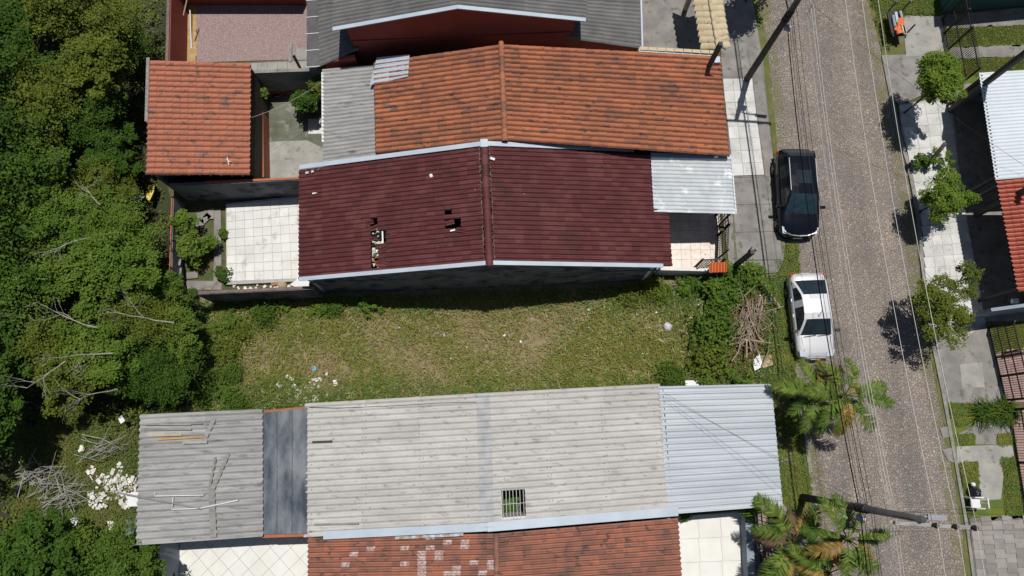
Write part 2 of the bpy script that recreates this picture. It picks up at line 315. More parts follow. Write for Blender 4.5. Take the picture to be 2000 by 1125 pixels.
class Quad:
    """four 3D corners: p00 (u0 v0), p10, p11, p01; u runs down the slope, v along the eaves"""
    def __init__(s, a, b, c, d): s.p = [Vector(x) for x in (a, b, c, d)]
    def P(s, u, v): a, b, c, d = s.p; return lerp(lerp(a, b, u), lerp(d, c, u), v)
    def n(s):
        n = (s.p[1]-s.p[0]).cross(s.p[3]-s.p[0]).normalized(); return n if n.z > 0 else -n
def px_of(p):
    d = Vector(p)-Vector((0, 0, CAM_H)); y = d.y*math.cos(TILT)+d.z*math.sin(TILT); z = d.y*math.sin(TILT)-d.z*math.cos(TILT)
    return 1000+FPX*d.x/z, 562.5-FPX*y/z
PROF = {'roman': [(0, .01), (.1, .0), (.3, .0), (.42, .035), (.56, .085), (.72, .102), (.86, .074), (1.03, .002)],
        'wave': [(0, .006), (.12, .0), (.3, .008), (.46, .034), (.62, .062), (.78, .062), (.9, .036), (1.03, .002)],
        'barrel': [(-.02, .0), (.06, .03), (.2, .052), (.4, .066), (.6, .066), (.8, .052), (.94, .03), (1.02, .0)]}
def tile_mesh(name, prof, m, lip=.02):
    b = MB(); p = PROF[prof]; k = len(p)
    for x, dz in ((-.04, -.008), (1.06, .014)): b.v += [(x, y, z+dz) for y, z in p]
    b.v += [(1.06, y, z+.014-lip) for y, z in p]
    for i in range(k-1): b.f += [(i, i+k, i+k+1, i+1), (i+k, i+2*k, i+2*k+1, i+k+1)]
    return b.mesh(name, M[m])
def tile_field(parent, qd, nu, nv, me, most=300, skip=None, name='tile', jit=.006, alt=None):
    """each tile its own part (shared mesh); past `most` the rest is joined into one part"""
    n = qd.n(); cells = [(i, j) for i in range(nu) for j in range(nv) if not (skip and skip(i, j))]
    def mtx(i, j):
        p = qd.P(i/nu, j/nv); u = (qd.P((i+1)/nu, j/nv)-p); w = (qd.P(i/nu, (j+1)/nv)-p)
        x = u.normalized(); y = n.cross(x)
        if y.dot(w) < 0: y = -y
        m = Matrix((x*u.length, y*w.length, n)).transposed().to_4x4()
        m.translation = p+n*rnd.uniform(.0, jit)+u*rnd.uniform(-.02, .02)+w*rnd.uniform(-.02, .02)
        return m
    def big(c):
        x, y = px_of(qd.P((c[0]+.5)/nu, (c[1]+.5)/nv)); return 0 if (0 < x < 2000 and 0 < y < 1125) else 1
    cells.sort(key=big)
    rest = MB(); ms = {}
    for k, (i, j) in enumerate(cells):
        m = mtx(i, j); a = alt(i, j) if alt else None
        if k < most:
            o = bpy.data.objects.new(name, a or me); COL.objects.link(o); o.parent = parent
            o.matrix_basis = m
            if o.parent.type == 'EMPTY': o.matrix_parent_inverse = parent.matrix_basis.inverted()
        else:
            b0 = len(rest.v); src = a or me
            if src.name not in ms: ms[src.name] = ([v.co.copy() for v in src.vertices], [tuple(p.vertices) for p in src.polygons])
            vs, fs = ms[src.name]
            rest.v += [tuple(m @ v) for v in vs]; rest.f += [tuple(b0+q for q in f) for f in fs]
    if rest.v: obj(name+'_field', rest, me.materials[0], parent, kind='stuff')
def deck(parent, qd, nu, nv, name='roof_slope', m='batten', drop=.05, skip=None):
    b = MB(); n = qd.n()
    for i in range(nu):
        for j in range(nv):
            if skip and skip(i, j): continue
            b.q(*[qd.P(u, v)-n*drop for u, v in ((i/nu, j/nv), ((i+1)/nu, j/nv), ((i+1)/nu, (j+1)/nv), (i/nu, (j+1)/nv))])
    return obj(name, b, m, parent)
def corr(qd, u0, u1, v0, v1, pitch, amp, shape='sin', lift0=0, lift1=0, nu=2, over=0):
    """a corrugated sheet, waves running along u"""
    b = MB(); n = qd.n(); W = (qd.P(0, 1)-qd.P(0, 0)).length; waves = W/pitch
    k = max(4, int(round((v1-v0)*waves*(8 if shape == 'sin' else 8)))); e = over/W
    for i in range(nu+1):
        u = lerp(u0, u1, i/nu)
        for j in range(k+1):
            v = lerp(v0-e, v1+e, j/k); t = (v*waves) % 1
            if shape == 'sin': h = math.sin(2*math.pi*t)
            else: h = 1 if t < .22 else (1-2*(t-.22)/.12 if t < .34 else (-1 if t < .8 else (-1+2*(t-.8)/.2)))
            b.v.append(tuple(qd.P(u, v)+n*(h*amp+lerp(lift0, lift1, i/nu))))
    for i in range(nu):
        for j in range(k): a = i*(k+1)+j; b.f.append((a, a+k+1, a+k+2, a+1))
    return b
def sheets(parent, qd, us, vs, pitch, amp, m, shape='sin', skip=None, name='roof_sheet', smooth=True):
    for i in range(len(us)-1):
        for j in range(len(vs)-1):
            if skip and skip(i, j): continue
            b = corr(qd, max(0, us[i]-.004), us[i+1]+.012, vs[j], vs[j+1], pitch, amp, shape, rnd.uniform(0, .006), rnd.uniform(.014, .026), 2, .03)
            obj(name, b, m, parent, smooth)
def wall(parent, A, B, m, th=.15, zb=0, name='wall', **kw):
    A, B = Vector(A), Vector(B); d = Vector((B.x-A.x, B.y-A.y, 0)).normalized(); w = Vector((-d.y, d.x, 0))*th/2
    b = MB(); n = 0
    b.v = [tuple(x) for x in (A-w, B-w, B+w, A+w)]+[(x.x, x.y, zb) for x in (A-w, B-w, B+w, A+w)]
    b.f = [(0, 1, 2, 3), (7, 6, 5, 4), (0, 4, 5, 1), (1, 5, 6, 2), (2, 6, 7, 3), (3, 7, 4, 0)]
    return obj(name, b, m, parent, **kw)
def strip(parent, A, B, w, m, th=.03, name='flashing', **kw):
    return obj(name, MB().bar(A, B, w, th), m, parent, **kw)
unit_slab = {}
def floor_tiles(parent, P, nu, nv, m, gap=.008, th=.02, name='floor_tile', skip=None, stagger=0, jit=.002):
    """separate floor tiles on the flat quad P (4 world points)"""
    if m not in unit_slab: unit_slab[m] = MB().box((.5, .5, -.5), (1, 1, 1)).mesh('floor_tile', M[m])
    qd = Quad(*P)
    if (qd.p[1]-qd.p[0]).cross(qd.p[3]-qd.p[0]).z < 0: qd = Quad(P[3], P[2], P[1], P[0])
    for i in range(nu):
        for j in range(nv):
            if skip and skip(i, j): continue
            sh = stagger*((i % 2)-.5)/nv
            p = qd.P(i/nu, j/nv+sh); u = qd.P((i+1)/nu, j/nv+sh)-p; w = qd.P(i/nu, (j+1)/nv+sh)-p
            o = bpy.data.objects.new(name, unit_slab[m]); COL.objects.link(o); o.parent = parent
            o.matrix_basis = Matrix.LocRotScale(p+Vector((0, 0, rnd.uniform(-jit, jit))), Matrix.Rotation(math.atan2(u.y, u.x), 3, 'Z').to_quaternion(), Vector((u.length-gap, w.length-gap, th)))
            if parent.type == 'EMPTY': o.matrix_parent_inverse = parent.matrix_basis.inverted()
# ------------------------------------------------------------------ the setting
g = MB(); g.q((-220, -220, 0), (220, -220, 0), (220, 220, 0), (-220, 220, 0)); obj('ground', g, 'soil', kind='structure')
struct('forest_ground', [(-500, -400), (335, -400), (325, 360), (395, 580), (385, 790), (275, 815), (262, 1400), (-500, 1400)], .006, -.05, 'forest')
struct('vacant_lot_ground', [(380, 582), (620, 574), (950, 560), (1300, 545), (1420, 540), (1545, 535), (1560, 760), (1420, 800), (600, 830), (385, 830)], .012, -.05, 'lot')
ROAD_L = [(1478, -160), (1484, 0), (1500, 100), (1510, 200), (1518, 300), (1528, 400), (1535, 470), (1552, 540), (1556, 640), (1553, 700), (1560, 780), (1573, 870), (1585, 960), (1598, 1060), (1612, 1300)]
ROAD_R = [(1668, -160), (1694, 0), (1712, 60), (1722, 110), (1735, 190), (1752, 260), (1770, 330), (1782, 400), (1790, 460), (1795, 560), (1808, 640), (1822, 720), (1838, 800), (1852, 880), (1868, 960), (1880, 1040), (1893, 1125), (1915, 1300)]
struct('cobbled_road', ROAD_L+ROAD_R[::-1], .02, -.05, 'cobble')
struct('mossy_road_edge', ROAD_L[:7]+[(x+20, y) for x, y in ROAD_L[:7]][::-1], .024, -.02, 'cobble_moss')
struct('mossy_road_edge', ROAD_L[9:]+[(x+26, y) for x, y in ROAD_L[9:]][::-1], .024, -.02, 'cobble_moss')
struct('mossy_road_edge', ROAD_R+[(x-24, y) for x, y in ROAD_R][::-1], .024, -.02, 'cobble_moss')
# left pavement: pieces of concrete and verge
struct('verge', [(1462, -160), (1478, -160), (1484, 0), (1500, 100), (1510, 200), (1518, 300), (1506, 300), (1494, 180), (1478, 100), (1466, 0)], .03, -.05, 'verge')
struct('pavement', [(1395, -160), (1462, -160), (1470, 0), (1490, 120), (1509, 300), (1524, 400), (1533, 480), (1530, 515), (1518, 532), (1426, 536), (1412, 420), (1408, 100), (1400, 0)], .06, -.05, 'concrete')
struct('verge', [(1533, 480), (1535, 470), (1560, 476), (1562, 540), (1556, 640), (1553, 700), (1560, 780), (1540, 780), (1500, 750), (1490, 540), (1518, 532), (1530, 515)], .028, -.05, 'verge')
struct('verge', [(1505, 770), (1545, 770), (1562, 800), (1575, 870), (1588, 960), (1598, 1060), (1560, 1060), (1530, 990), (1520, 880)], .04, -.05, 'verge')
struct('pavement', [(1470, 990), (1530, 985), (1575, 1050), (1600, 1050), (1620, 1300), (1480, 1300)], .05, -.05, 'concrete')
struct('pavement', [(1518, 850), (1548, 855), (1556, 905), (1525, 910)], .05, -.05, 'concrete')
struct('kerb', [(1563, 800), (1569, 798), (1580, 870), (1592, 960), (1604, 1060), (1618, 1200), (1610, 1200), (1597, 1060), (1585, 960), (1573, 870)], .09, -.05, 'kerb')
# right side
struct('verge', [(1694, 0), (1668, -160), (1720, -160), (1840, -160), (1838, 30), (1765, 32), (1766, 70), (1768, 105), (1738, 110), (1722, 110), (1712, 60)], .03, -.05, 'verge')
struct('pavement', [(1766, 30), (1838, 32), (1846, 70), (1852, 108), (1770, 110), (1766, 70)], .06, -.05, 'concrete_light')
struct('pavement', [(1722, 108), (1770, 106), (1800, 106), (1812, 180), (1760, 205), (1737, 190)], .058, -.05, 'concrete')
struct('kerb', [(1722, 108), (1728, 107), (1760, 260), (1778, 320), (1798, 420), (1806, 520), (1822, 650), (1845, 760), (1870, 900), (1894, 1040), (1912, 1180), (1906, 1180), (1888, 1040), (1864, 900), (1838, 760), (1815, 650), (1799, 520), (1791, 420), (1771, 320), (1752, 260)], .10, -.05, 'kerb')
PW = struct('pavement', [(1756, 205), (1840, 190), (1862, 225), (1878, 380), (1902, 520), (1925, 630), (1880, 665), (1824, 650), (1808, 520), (1800, 420), (1780, 320), (1762, 260)], .07, -.05, 'joint_light')
for (a, b, c, d, nu, nv) in (((1758, 205), (1856, 196), (1874, 330), (1780, 335), 4, 6), ((1782, 336), (1875, 331), (1890, 430), (1802, 440), 4, 5), ((1803, 441), (1890, 431), (1917, 580), (1812, 585), 5, 7), ((1812, 586), (1918, 581), (1926, 628), (1822, 645), 5, 3)):
    floor_tiles(PW, [G(*q, .085) for q in (a, b, c, d)], nu, nv, 'pave_white', .012, .03, 'paving_slab', stagger=0)
struct('pavement', [(1824, 650), (1880, 665), (1925, 630), (1948, 700), (1970, 785), (1905, 788), (1850, 785), (1836, 720)], .064, -.05, 'concrete')
struct('pavement_slab', [(1874, 712), (1918, 708), (1924, 756), (1880, 758)], .074, .02, 'concrete_light')
struct('gutter_strip', [(1806, 640), (1815, 650), (1838, 760), (1864, 900), (1888, 1040), (1906, 1180), (1890, 1180), (1880, 1040), (1868, 960), (1852, 880), (1838, 800), (1822, 720)], .034, -.05, 'verge')
struct('verge', [(1850, 785), (1970, 785), (1990, 940), (2000, 1012), (1893, 1012), (1870, 900)], .05, -.05, 'moss')
struct('pavement', [(1866, 850), (1905, 830), (1920, 802), (1975, 805), (1980, 850), (1948, 850), (1948, 868), (1905, 868), (1905, 850)], .066, -.05, 'concrete')
struct('pavement', [(1868, 872), (1978, 868), (1983, 893), (1955, 894), (1960, 930), (1955, 975), (1915, 978), (1910, 900), (1870, 905)], .062, -.05, 'concrete_light')
struct('inspection_cover', [(1911, 902), (1938, 901), (1941, 932), (1914, 933)], .078, .03, 'concrete_light')
struct('paving_block', [(1972, 936), (1990, 936), (1992, 953), (1975, 953)], .066, .03, 'concrete')
PV = struct('pavement', [(1893, 1012), (2030, 1005), (2060, 1300), (1920, 1300)], .05, -.05, 'joint')
floor_tiles(PV, [G(1896, 1014, .065), G(2040, 1006, .065), G(2062, 1240, .065), G(1922, 1240, .065)], 7, 12, 'paver', .014, .03, 'paving_stone', stagger=.5)
struct('driveway_ramp', [(1836, 836), (1853, 832), (1858, 852), (1842, 856)], .07, -.02, 'concrete')
struct('driveway_ramp', [(1840, 878), (1860, 874), (1868, 905), (1852, 900)], .07, -.02, 'concrete')
# front paving of the weathered house
PF = struct('pavement', [(1410, 152), (1470, 152), (1494, 342), (1432, 344)], .075, -.02, 'joint')
floor_tiles(PF, [G(1411, 153, .095), G(1469, 153, .095), G(1493, 341, .095), G(1433, 343, .095)], 3, 8, 'pave_white', .012, .03, 'paving_slab')
PD = struct('driveway', [(1428, 346), (1518, 344), (1532, 478), (1526, 512), (1515, 530), (1436, 532)], .066, -.02, 'joint')
floor_tiles(PD, [G(1430, 347, .082), G(1517, 345, .082), G(1529, 506, .082), G(1440, 508, .082)], 1, 3, 'concrete', .03, .03, 'concrete_slab')
floor_tiles(PD, [G(1440, 509.5, .082), G(1522, 508, .082), G(1515, 529, .082), G(1442, 531, .082)], 1, 1, 'concrete', .03, .03, 'concrete_slab')
struct('clearing', [(60, 830), (150, 815), (240, 825), (272, 850), (266, 1050), (180, 1050), (110, 1040), (50, 960)], .014, -.03, 'verge')
# plots on the right
struct('yard_path', [(1838, 30), (2100, 5), (2100, 45), (1850, 56)], .03, -.05, 'concrete')
struct('yard_lawn', [(1842, 56), (2100, 45), (2100, 84), (1850, 92)], .03, -.05, 'moss')
struct('yard_path', [(1848, 92), (2100, 84), (2100, 106), (1855, 116)], .03, -.05, 'concrete')
struct('yard_lawn', [(1852, 116), (2100, 106), (2100, 150), (1858, 165)], .03, -.05, 'moss')
struct('garage_floor', [(1858, 165), (2120, 150), (2160, 625), (1925, 628), (1902, 520), (1878, 380), (1862, 225)], .04, -.05, 'concrete')
struct('yard_lawn', [(1926, 630), (2100, 620), (2110, 672), (1938, 690)], .03, -.05, 'moss')
YB = struct('yard_paving', [(1938, 690), (2110, 672), (2130, 785), (1970, 785)], .03, -.05, 'pinkbrick')
floor_tiles(YB, [G(1950, 686, .045), G(2110, 670, .045), G(2130, 778, .045), G(1970, 780, .045)], 10, 10, 'pinkbrick', .012, .03, 'paving_brick', stagger=.5)
YC = struct('yard_paving', [(1975, 800), (2120, 800), (2140, 1000), (1995, 1000)], .03, -.05, 'pinkbrick')
# ------------------------------------------------------------------ house with maroon tiles
def Z(px, py, z): return G(px, py, z)
RZ, EZ = 4.4, 2.55
h = thing('house', G(950, 420, 0), 'narrow house with maroon painted tile roof, broken by square holes', 'house')
qL = Quad(Z(946, 286, RZ), Z(586, 332, EZ), Z(585, 546, EZ), Z(956, 514, RZ))
qR = Quad(Z(946, 286, RZ), Z(1297, 300, EZ), Z(1311, 520, EZ), Z(956, 514, RZ))
tm = tile_mesh('maroon_tile', 'wave', 'tile_maroon')
NU, NV = 23, 25
def cellpx(qd, nu, nv):
    return lambda i, j: px_of(qd.P((i+.5)/nu, (j+.5)/nv))
cl = cellpx(qL, NU, NV); cr = cellpx(qR, 22, NV)
HOLES = [(727, 428, 741, 449), (729, 447, 744, 522), (739, 450, 755, 476), (876, 406, 889, 417), (876, 431, 905, 449)]
def hole(i, j):
    x, y = cl(i, j); return any(a <= x <= c and b <= y <= d for a, b, c, d in HOLES)
def notch(i, j):
    x, y = cr(i, j); return x > 1271 and y < 398
sl = deck(h, qL, NU, NV, skip=hole); tile_field(sl, qL, NU, NV, tm, 170, hole, 'roof_tile')
for (x, y, a, ti) in ((724, 452, .35, .12), (722, 470, -.2, .1), (748, 489, .3, .16), (715, 440, .15, .08), (745, 513, -.3, .14), (872, 441, .2, .1), (892, 452, -.25, .12), (702, 452, .1, .06), (760, 462, .2, .09)):
    zz = RZ-(RZ-EZ)*(950-x)/365+.09; o = obj('slipped_tile', tm, None, h); o.matrix_basis = Matrix.Translation(G(x, y, zz)) @ Matrix.Rotation(a, 4, 'Z') @ Matrix.Rotation(-.23+ti, 4, 'Y') @ Matrix.Diagonal((.33, .19, 1, 1))
sr = deck(h, qR, 22, NV, skip=notch); tile_field(sr, qR, 22, NV, tm, 130, notch, 'roof_tile')
for k in range(11):      # ridge caps on a mortar bed
    a = lerp(qL.P(0, -.02), qL.P(0, 1.02), k/11); b = lerp(qL.P(0, -.02), qL.P(0, 1.02), (k+1.06)/11)
    c = MB(); ax = (b-a).normalized(); sd_ = ax.cross(Vector((0, 0, 1)))
    for e, rr in ((a, .15), (b, .165)):
        for t in range(7):
            an = math.pi*t/6; c.v.append(tuple(e+sd_*math.cos(an)*rr*1.05+Vector((0, 0, .02+math.sin(an)*rr*.85))))
    for t in range(6): c.f.append((t, t+7, t+8, t+1))
    obj('ridge_tile', c, M['tile_maroon'], h, True)
mo = MB()
for s_ in (-1, 1):
    for k in range(90):
        p = lerp(qL.P(0, 0), qL.P(0, 1), (k+rnd.random()*.6)/90)+Vector((s_*(.17+rnd.uniform(-.02, .03)), 0, -.0))
        mo.box(p, (rnd.uniform(.04, .08), .11, .06), None)
obj('ridge_mortar', mo, 'mortar', h, kind='stuff')
up = Vector((0, 0, .05))
for a, b, w in ((qL.P(1, 1.0), qL.P(0.0, 1.0), .17), (qR.P(0.0, 1.0), qR.P(.95, 1.0), .17), (qL.P(1, -.02), qL.P(0, -.02), .2), (qR.P(0, -.02), qR.P(.82, -.02), .2)):
    strip(h, a+up*1.6, b+up*1.6, w, 'zinc', .04)
strip(h, qL.P(0, -.05)+up*2.2, qL.P(0, .02)+up*2.6, .3, 'zinc', .12, name='ridge_flashing')
inn = .12
def drop(p, dx=0, dy=0, dz=-.08): return p+Vector((dx, dy, dz))
Lb, Rb, Tb = drop(qL.P(.97, 1), .05, .08), drop(qR.P(.93, 1), 0, .08), drop(qL.P(0, 1), 0, .08)
wall(h, Lb, Tb, 'plaster_grey'); wall(h, Tb, Rb, 'plaster_grey')
Lt, Rt, Tt = drop(qL.P(.97, 0), .05, -.1), drop(qR.P(.93, 0), 0, -.1), drop(qL.P(0, 0), 0, -.1)
wall(h, Lt, Tt, 'plaster_grey'); wall(h, Tt, Rt, 'plaster_grey')
wall(h, drop(qL.P(.95, 0)), drop(qL.P(.95, 1)), 'plaster_white'); wall(h, drop(qR.P(.9, 0)), drop(qR.P(.9, 1)), 'plaster_white')
obj('ledge', MB().bar(Vector((Lb.x, Lb.y-.1, 2.1)), Vector((Rb.x, Rb.y-.1, 2.1)), .06, .08), 'plaster_grey', h)
# what shows through the holes: loft ceiling with rubble, battens left in the gap
c = MB(); zc = 2.45; c.slab([Vector((p.x, p.y, zc)) for p in (qL.P(.9, .05), qL.P(.02, .05), qL.P(.02, .95), qL.P(.9, .95))], .1)
obj('loft_ceiling', c, 'batten', h)
ch = MB()
for k in range(46):
    p = G(rnd.uniform(722, 746), rnd.uniform(444, 522), zc+.06)+Vector((.12, 0, 0)); s_ = rnd.uniform(.08, .2)
    ch.box((0, 0, 0), (s_*1.4, s_, s_*.6), Matrix.Translation(p+Vector((0, 0, rnd.random()*.35))) @ Matrix.Rotation(rnd.random()*6, 4, 'Z') @ Matrix.Rotation(rnd.uniform(-.5, .5), 4, 'X'))
obj('loft_rubble', ch, 'rubble', h, kind='stuff')
for k in range(5):
    p = G(733+rnd.uniform(-3, 6), 508+rnd.uniform(-5, 8), zc+.45); obj('fallen_brick', MB().box((0, 0, 0), (.2, .1, .1), Matrix.Translation(p) @ Matrix.Rotation(rnd.random()*3, 4, 'Z')), 'brick', h)
for (x0, y0, x1, y1) in ((727, 450, 745, 448), (729, 469, 746, 467), (729, 479, 756, 475), (729, 496, 745, 494), (729, 505, 745, 503)):
    zz = 3.42-.0; obj('batten', MB().bar(G(x0, y0, zz), G(x1, y1, zz), .035, .05), 'batten', h)
obj('batten', MB().bar(G(747, 452, 3.4), G(748, 476, 3.4), .06, .05), 'pvc', h)
for (x, y, w_, hh) in ((842, 343, .12, .14), (962, 310, .2, .1), (615, 377, .22, .06), (884, 450, .2, .06)):
    zz = 2.6+(RZ-EZ)*(1-abs(x-950)/355)+.06
    obj('loose_scrap', MB().box((0, 0, 0), (w_, hh, .03), Matrix.Translation(G(x, y, zz)) @ Matrix.Rotation(rnd.uniform(-.4, .4), 4, 'Z')), 'litter', h)
for (x0, y0, x1, y1) in ((597, 338, 603, 337), (608, 336, 613, 334), (620, 333, 624, 332), (634, 330, 638, 329)):
    obj('loose_scrap', MB().bar(G(x0, y0, EZ+.2), G(x1, y1, EZ+.22), .1, .05), 'litter_grey', h)
# translucent awning in front
qa = Quad(Z(1271, 306, 2.75), Z(1428, 310, 2.45), Z(1437, 417, 2.45), Z(1277, 413, 2.75))
aw = thing('awning', G(1360, 380, 0), 'pale translucent corrugated awning over the front patio of the maroon house', 'awning')
sheets(aw, qa, [0, .34, .68, 1], [0, .34, .68, 1], .177, .034, 'trans_roof')
strip(aw, qa.P(1, 0)+up*.4, qa.P(1, 1)+up*.4, .05, 'steel', .07, name='edge_beam'); strip(aw, qa.P(0, -.02)+up, qa.P(1, -.02)+up, .22, 'zinc', .04)
for v in (.1, .95): obj('post', MB().bar(qa.P(.97, v)-up, Vector((qa.P(.97, v).x, qa.P(.97, v).y, 0)), .07), 'brown_iron', aw)
for u in (.33, .67): obj('purlin', MB().bar(qa.P(u, 0)-up*1.3, qa.P(u, 1)-up*1.3, .05), 'brown_iron', aw)
# front patio
pt = struct('patio', [(1262, 335), (1400, 340), (1412, 528), (1275, 528)], .05, -.05, 'joint_light')
floor_tiles(pt, [G(1264, 338, .075), G(1398, 342, .075), G(1409, 525, .075), G(1275, 526, .075)], 7, 10, 'brown_tile', .01, .025)
bw = thing('boundary_wall', G(1350, 530, 0), 'low rendered wall with orange tile cap between front patio and vacant lot', 'wall')
wall(bw, Z(1288, 524, .95), Z(1412, 527, .95), 'plaster_white', .16); 
wall(bw, Z(1393, 522, 1.5), Z(1420, 522, 1.5), 'plaster_grey', .3, name='gate_pier')
qc = Quad(Z(1386, 513, 1.62), Z(1385, 531, 1.5), Z(1420, 530, 1.5), Z(1420, 512, 1.62))
tile_field(bw, qc, 1, 6, tile_mesh('cap_tile', 'roman', 'tile_orange'), 20, None, 'cap_tile')
# ------------------------------------------------------------------ gates and fences
def fence(name, label, A, B, ht, m, n, cat='fence', group=None, rails=(.1, .97), posts=None, grid=0, spikes=False, bw_=.022):
    """A, B ground points; n bars"""
    t = thing(name, (A+B)/2, label, cat, group); z = Vector((0, 0, 1))
    for r_ in rails: obj('rail', MB().bar(A+z*ht*r_, B+z*ht*r_, .04), m, t)
    for k in range(n):
        p = lerp(A, B, (k+.5)/n); obj('bar', MB().bar(p+z*.03, p+z*(ht+(.1 if spikes else 0)), bw_), m, t)
    for f in (posts or (0, 1)): obj('post', MB().bar(lerp(A, B, f), lerp(A, B, f)+z*(ht*1.03), .08), m, t)
    for k in range(grid): obj('crossbar', MB().bar(lerp(A, B, 0)+z*ht*(k+1)/(grid+1), B+z*ht*(k+1)/(grid+1), .022), m, t)
    return t
fence('iron_gate', 'open rusty iron gate leaf lying back over the lit patio floor', G(1353, 526), G(1395, 524), 1.75, 'brown_iron', 8, 'gate', grid=7)
fence('iron_gate', 'rusty iron gate leaf standing beside the orange tile cap', G(1399, 508), G(1401, 462), 1.8, 'brown_iron', 10, 'gate', grid=3, posts=(0, 1))
fence('iron_gate', 'rusty iron gate leaf under the translucent awning edge', G(1401, 462), G(1396, 422), 1.8, 'brown_iron', 6, 'gate', grid=3)
obj('meter_lamp', MB().tube([G(1408, 446, 1.2), G(1410, 446, 1.32)], .12, 10), 'brown_iron', None, label='round brown lamp hung on the iron gate under the awning', cat='lamp')
# ------------------------------------------------------------------ rear yard of the maroon house
py_ = struct('patio', [(441, 398), (600, 380), (612, 548), (442, 556)], .2, -.05, 'joint_light')
floor_tiles(py_, [G(443, 400, .222), G(596, 384, .222), G(606, 543, .222), G(443, 549, .222)], 9, 9, 'white_tile', .012, .025)
yd = struct('yard_soil', [(355, 390), (445, 392), (445, 560), (612, 548), (606, 566), (385, 572), (358, 566)], .016, -.05, 'soil')
struct('concrete_strip', [(418, 408), (431, 408), (433, 566), (417, 566)], .07, -.02, 'concrete')
struct('concrete_strip', [(362, 548), (418, 549), (418, 566), (362, 566)], .06, -.02, 'concrete')
for (x, y, a) in ((395, 420, .3), (402, 427, .9), (412, 418, 1.7), (388, 436, .2), (376, 538, .1)):
    obj('broken_slab', MB().box((0, 0, 0), (.5, .3, .08), Matrix.Translation(G(x, y, .07)) @ Matrix.Rotation(a, 4, 'Z')), 'concrete', None, label='broken concrete slab lying among weeds in the narrow rear yard', cat='slab', group='broken slabs in the rear yard')
wn_ = thing('boundary_wall', G(440, 392, 0), 'stained grey plaster wall behind the white tiled patio', 'wall')
wall(wn_, Z(330, 361, 2.1), Z(590, 349, 2.1), 'plaster_grey', .14)
strip(wn_, Z(400, 356, 2.13), Z(590, 348, 2.13), .1, 'brick', .05, name='brick_coping')
ww = thing('boundary_wall', G(350, 480, 0), 'low mouldy wall with brick coping between yard and thicket', 'wall')
wall(ww, Z(337, 384, 1.2), Z(333, 566, 1.2), 'plaster_grey', .12); strip(ww, Z(336, 384, 1.23), Z(331, 566, 1.23), .06, 'brick', .05, name='brick_coping')
for k in range(5): obj('leaning_board', MB().bar(G(352+k*1.5, 470+k*18, .1), G(349+k*1.5, 500+k*18, .75), .1, .03), 'wood_grey', ww)
ws = thing('boundary_wall', G(480, 585, 0), 'dark unplastered wall along the vacant lot beside the white patio', 'wall')
wall(ws, Z(384, 573, 1.9), Z(612, 562, 1.9), 'plaster_grey', .14); strip(ws, Z(384, 572, 1.92), Z(612, 561, 1.92), .12, 'mortar', .03, name='coping')
ch = MB()
for k in range(26):
    p = G(rnd.uniform(455, 590), rnd.uniform(556, 565), .05); s_ = rnd.uniform(.05, .14)
    ch.box((0, 0, 0), (s_*1.3, s_, s_*.7), Matrix.Translation(p) @ Matrix.Rotation(rnd.random()*6, 4, 'Z'))
obj('rubble', ch, 'rubble', None, label='scattered rubble along the foot of the dark boundary wall', cat='rubble', kind='stuff')
obj('brick', MB().box((0, 0, 0), (.3, .2, .18), Matrix.Translation(G(537, 554, .1)) @ Matrix.Rotation(.2, 4, 'Z')), 'brick', None, label='orange hollow brick beside the white patio edge', cat='brick')
obj('boulder', MB().tube([G(551, 556, .0), G(551, 555, .14), G(551, 555, .2)], [.2, .2, .1], 9), 'card', None, label='round brown stump end next to the orange brick', cat='stump')
sh_ = MB().prism([G(x, y, .26) for x, y in ((566, 556), (578, 548), (584, 537), (590, 545), (605, 550), (604, 563), (588, 562), (575, 560))], .3, .24)
obj('plastic_sheet', sh_, 'pvc', None, label='crumpled white plastic sheet at the corner of the maroon roof', cat='sheet')
# ------------------------------------------------------------------ weathered orange house
h = thing('house', G(1000, 200, 0), 'house with weathered orange clay tile roof and long central ridge', 'house')
OR = 4.35
qL = Quad(Z(979, 87, OR), Z(732, 122, 3.2), Z(736, 300, 3.2), Z(986, 274, OR))
qR = Quad(Z(979, 87, OR), Z(1405, 110, 2.8), Z(1422, 305, 2.8), Z(986, 274, OR))
tm = tile_mesh('clay_tile_old', 'roman', 'tile_old')
sl = deck(h, qL, 16, 19); tile_field(sl, qL, 16, 19, tm, 130, None, 'roof_tile', .014)
sr = deck(h, qR, 27, 20); tile_field(sr, qR, 27, 20, tm, 170, None, 'roof_tile', .014)
for k in range(13):
    a = lerp(qL.P(0, -.02), qL.P(0, 1.01), k/13); b = lerp(qL.P(0, -.02), qL.P(0, 1.01), (k+1.08)/13)
    c = MB(); ax = (b-a).normalized(); sd_ = ax.cross(Vector((0, 0, 1)))
    for e, rr in ((a, .11), (b, .13)):
        for t in range(7):
            an = math.pi*t/6; c.v.append(tuple(e+sd_*math.cos(an)*rr+Vector((0, 0, .05+math.sin(an)*rr*.9))))
    for t in range(6): c.f.append((t, t+7, t+8, t+1))
    obj('ridge_tile', c, M['tile_old'], h, True)
qg = Quad(Z(736, 126, 2.98), Z(631, 136, 2.6), Z(632, 318, 2.6), Z(737, 303, 2.98))
sheets(h, qg, [0, .5, 1], [0, .25, .5, .75, 1], .177, .034, 'fibro_grey')
obj('gutter', MB().bar(qg.P(1.01, .03)-up*.5, qg.P(1.01, .78)-up*.5, .09, .1), 'pvc', h)
pp = [Z(736, 112, 3.32), Z(800, 106, 3.62), Z(797, 149, 3.6), Z(722, 166, 3.22)]
qz = Quad(*pp); obj('roof_patch', corr(qz, 0, 1, 0, 1, .12, .012), 'zinc', h, True)
for a, b in ((qL.P(.985, .0), qL.P(.985, 1)),): strip(h, a-up*1.2, b-up*1.2, .3, 'batten', .04, name='eave_board')
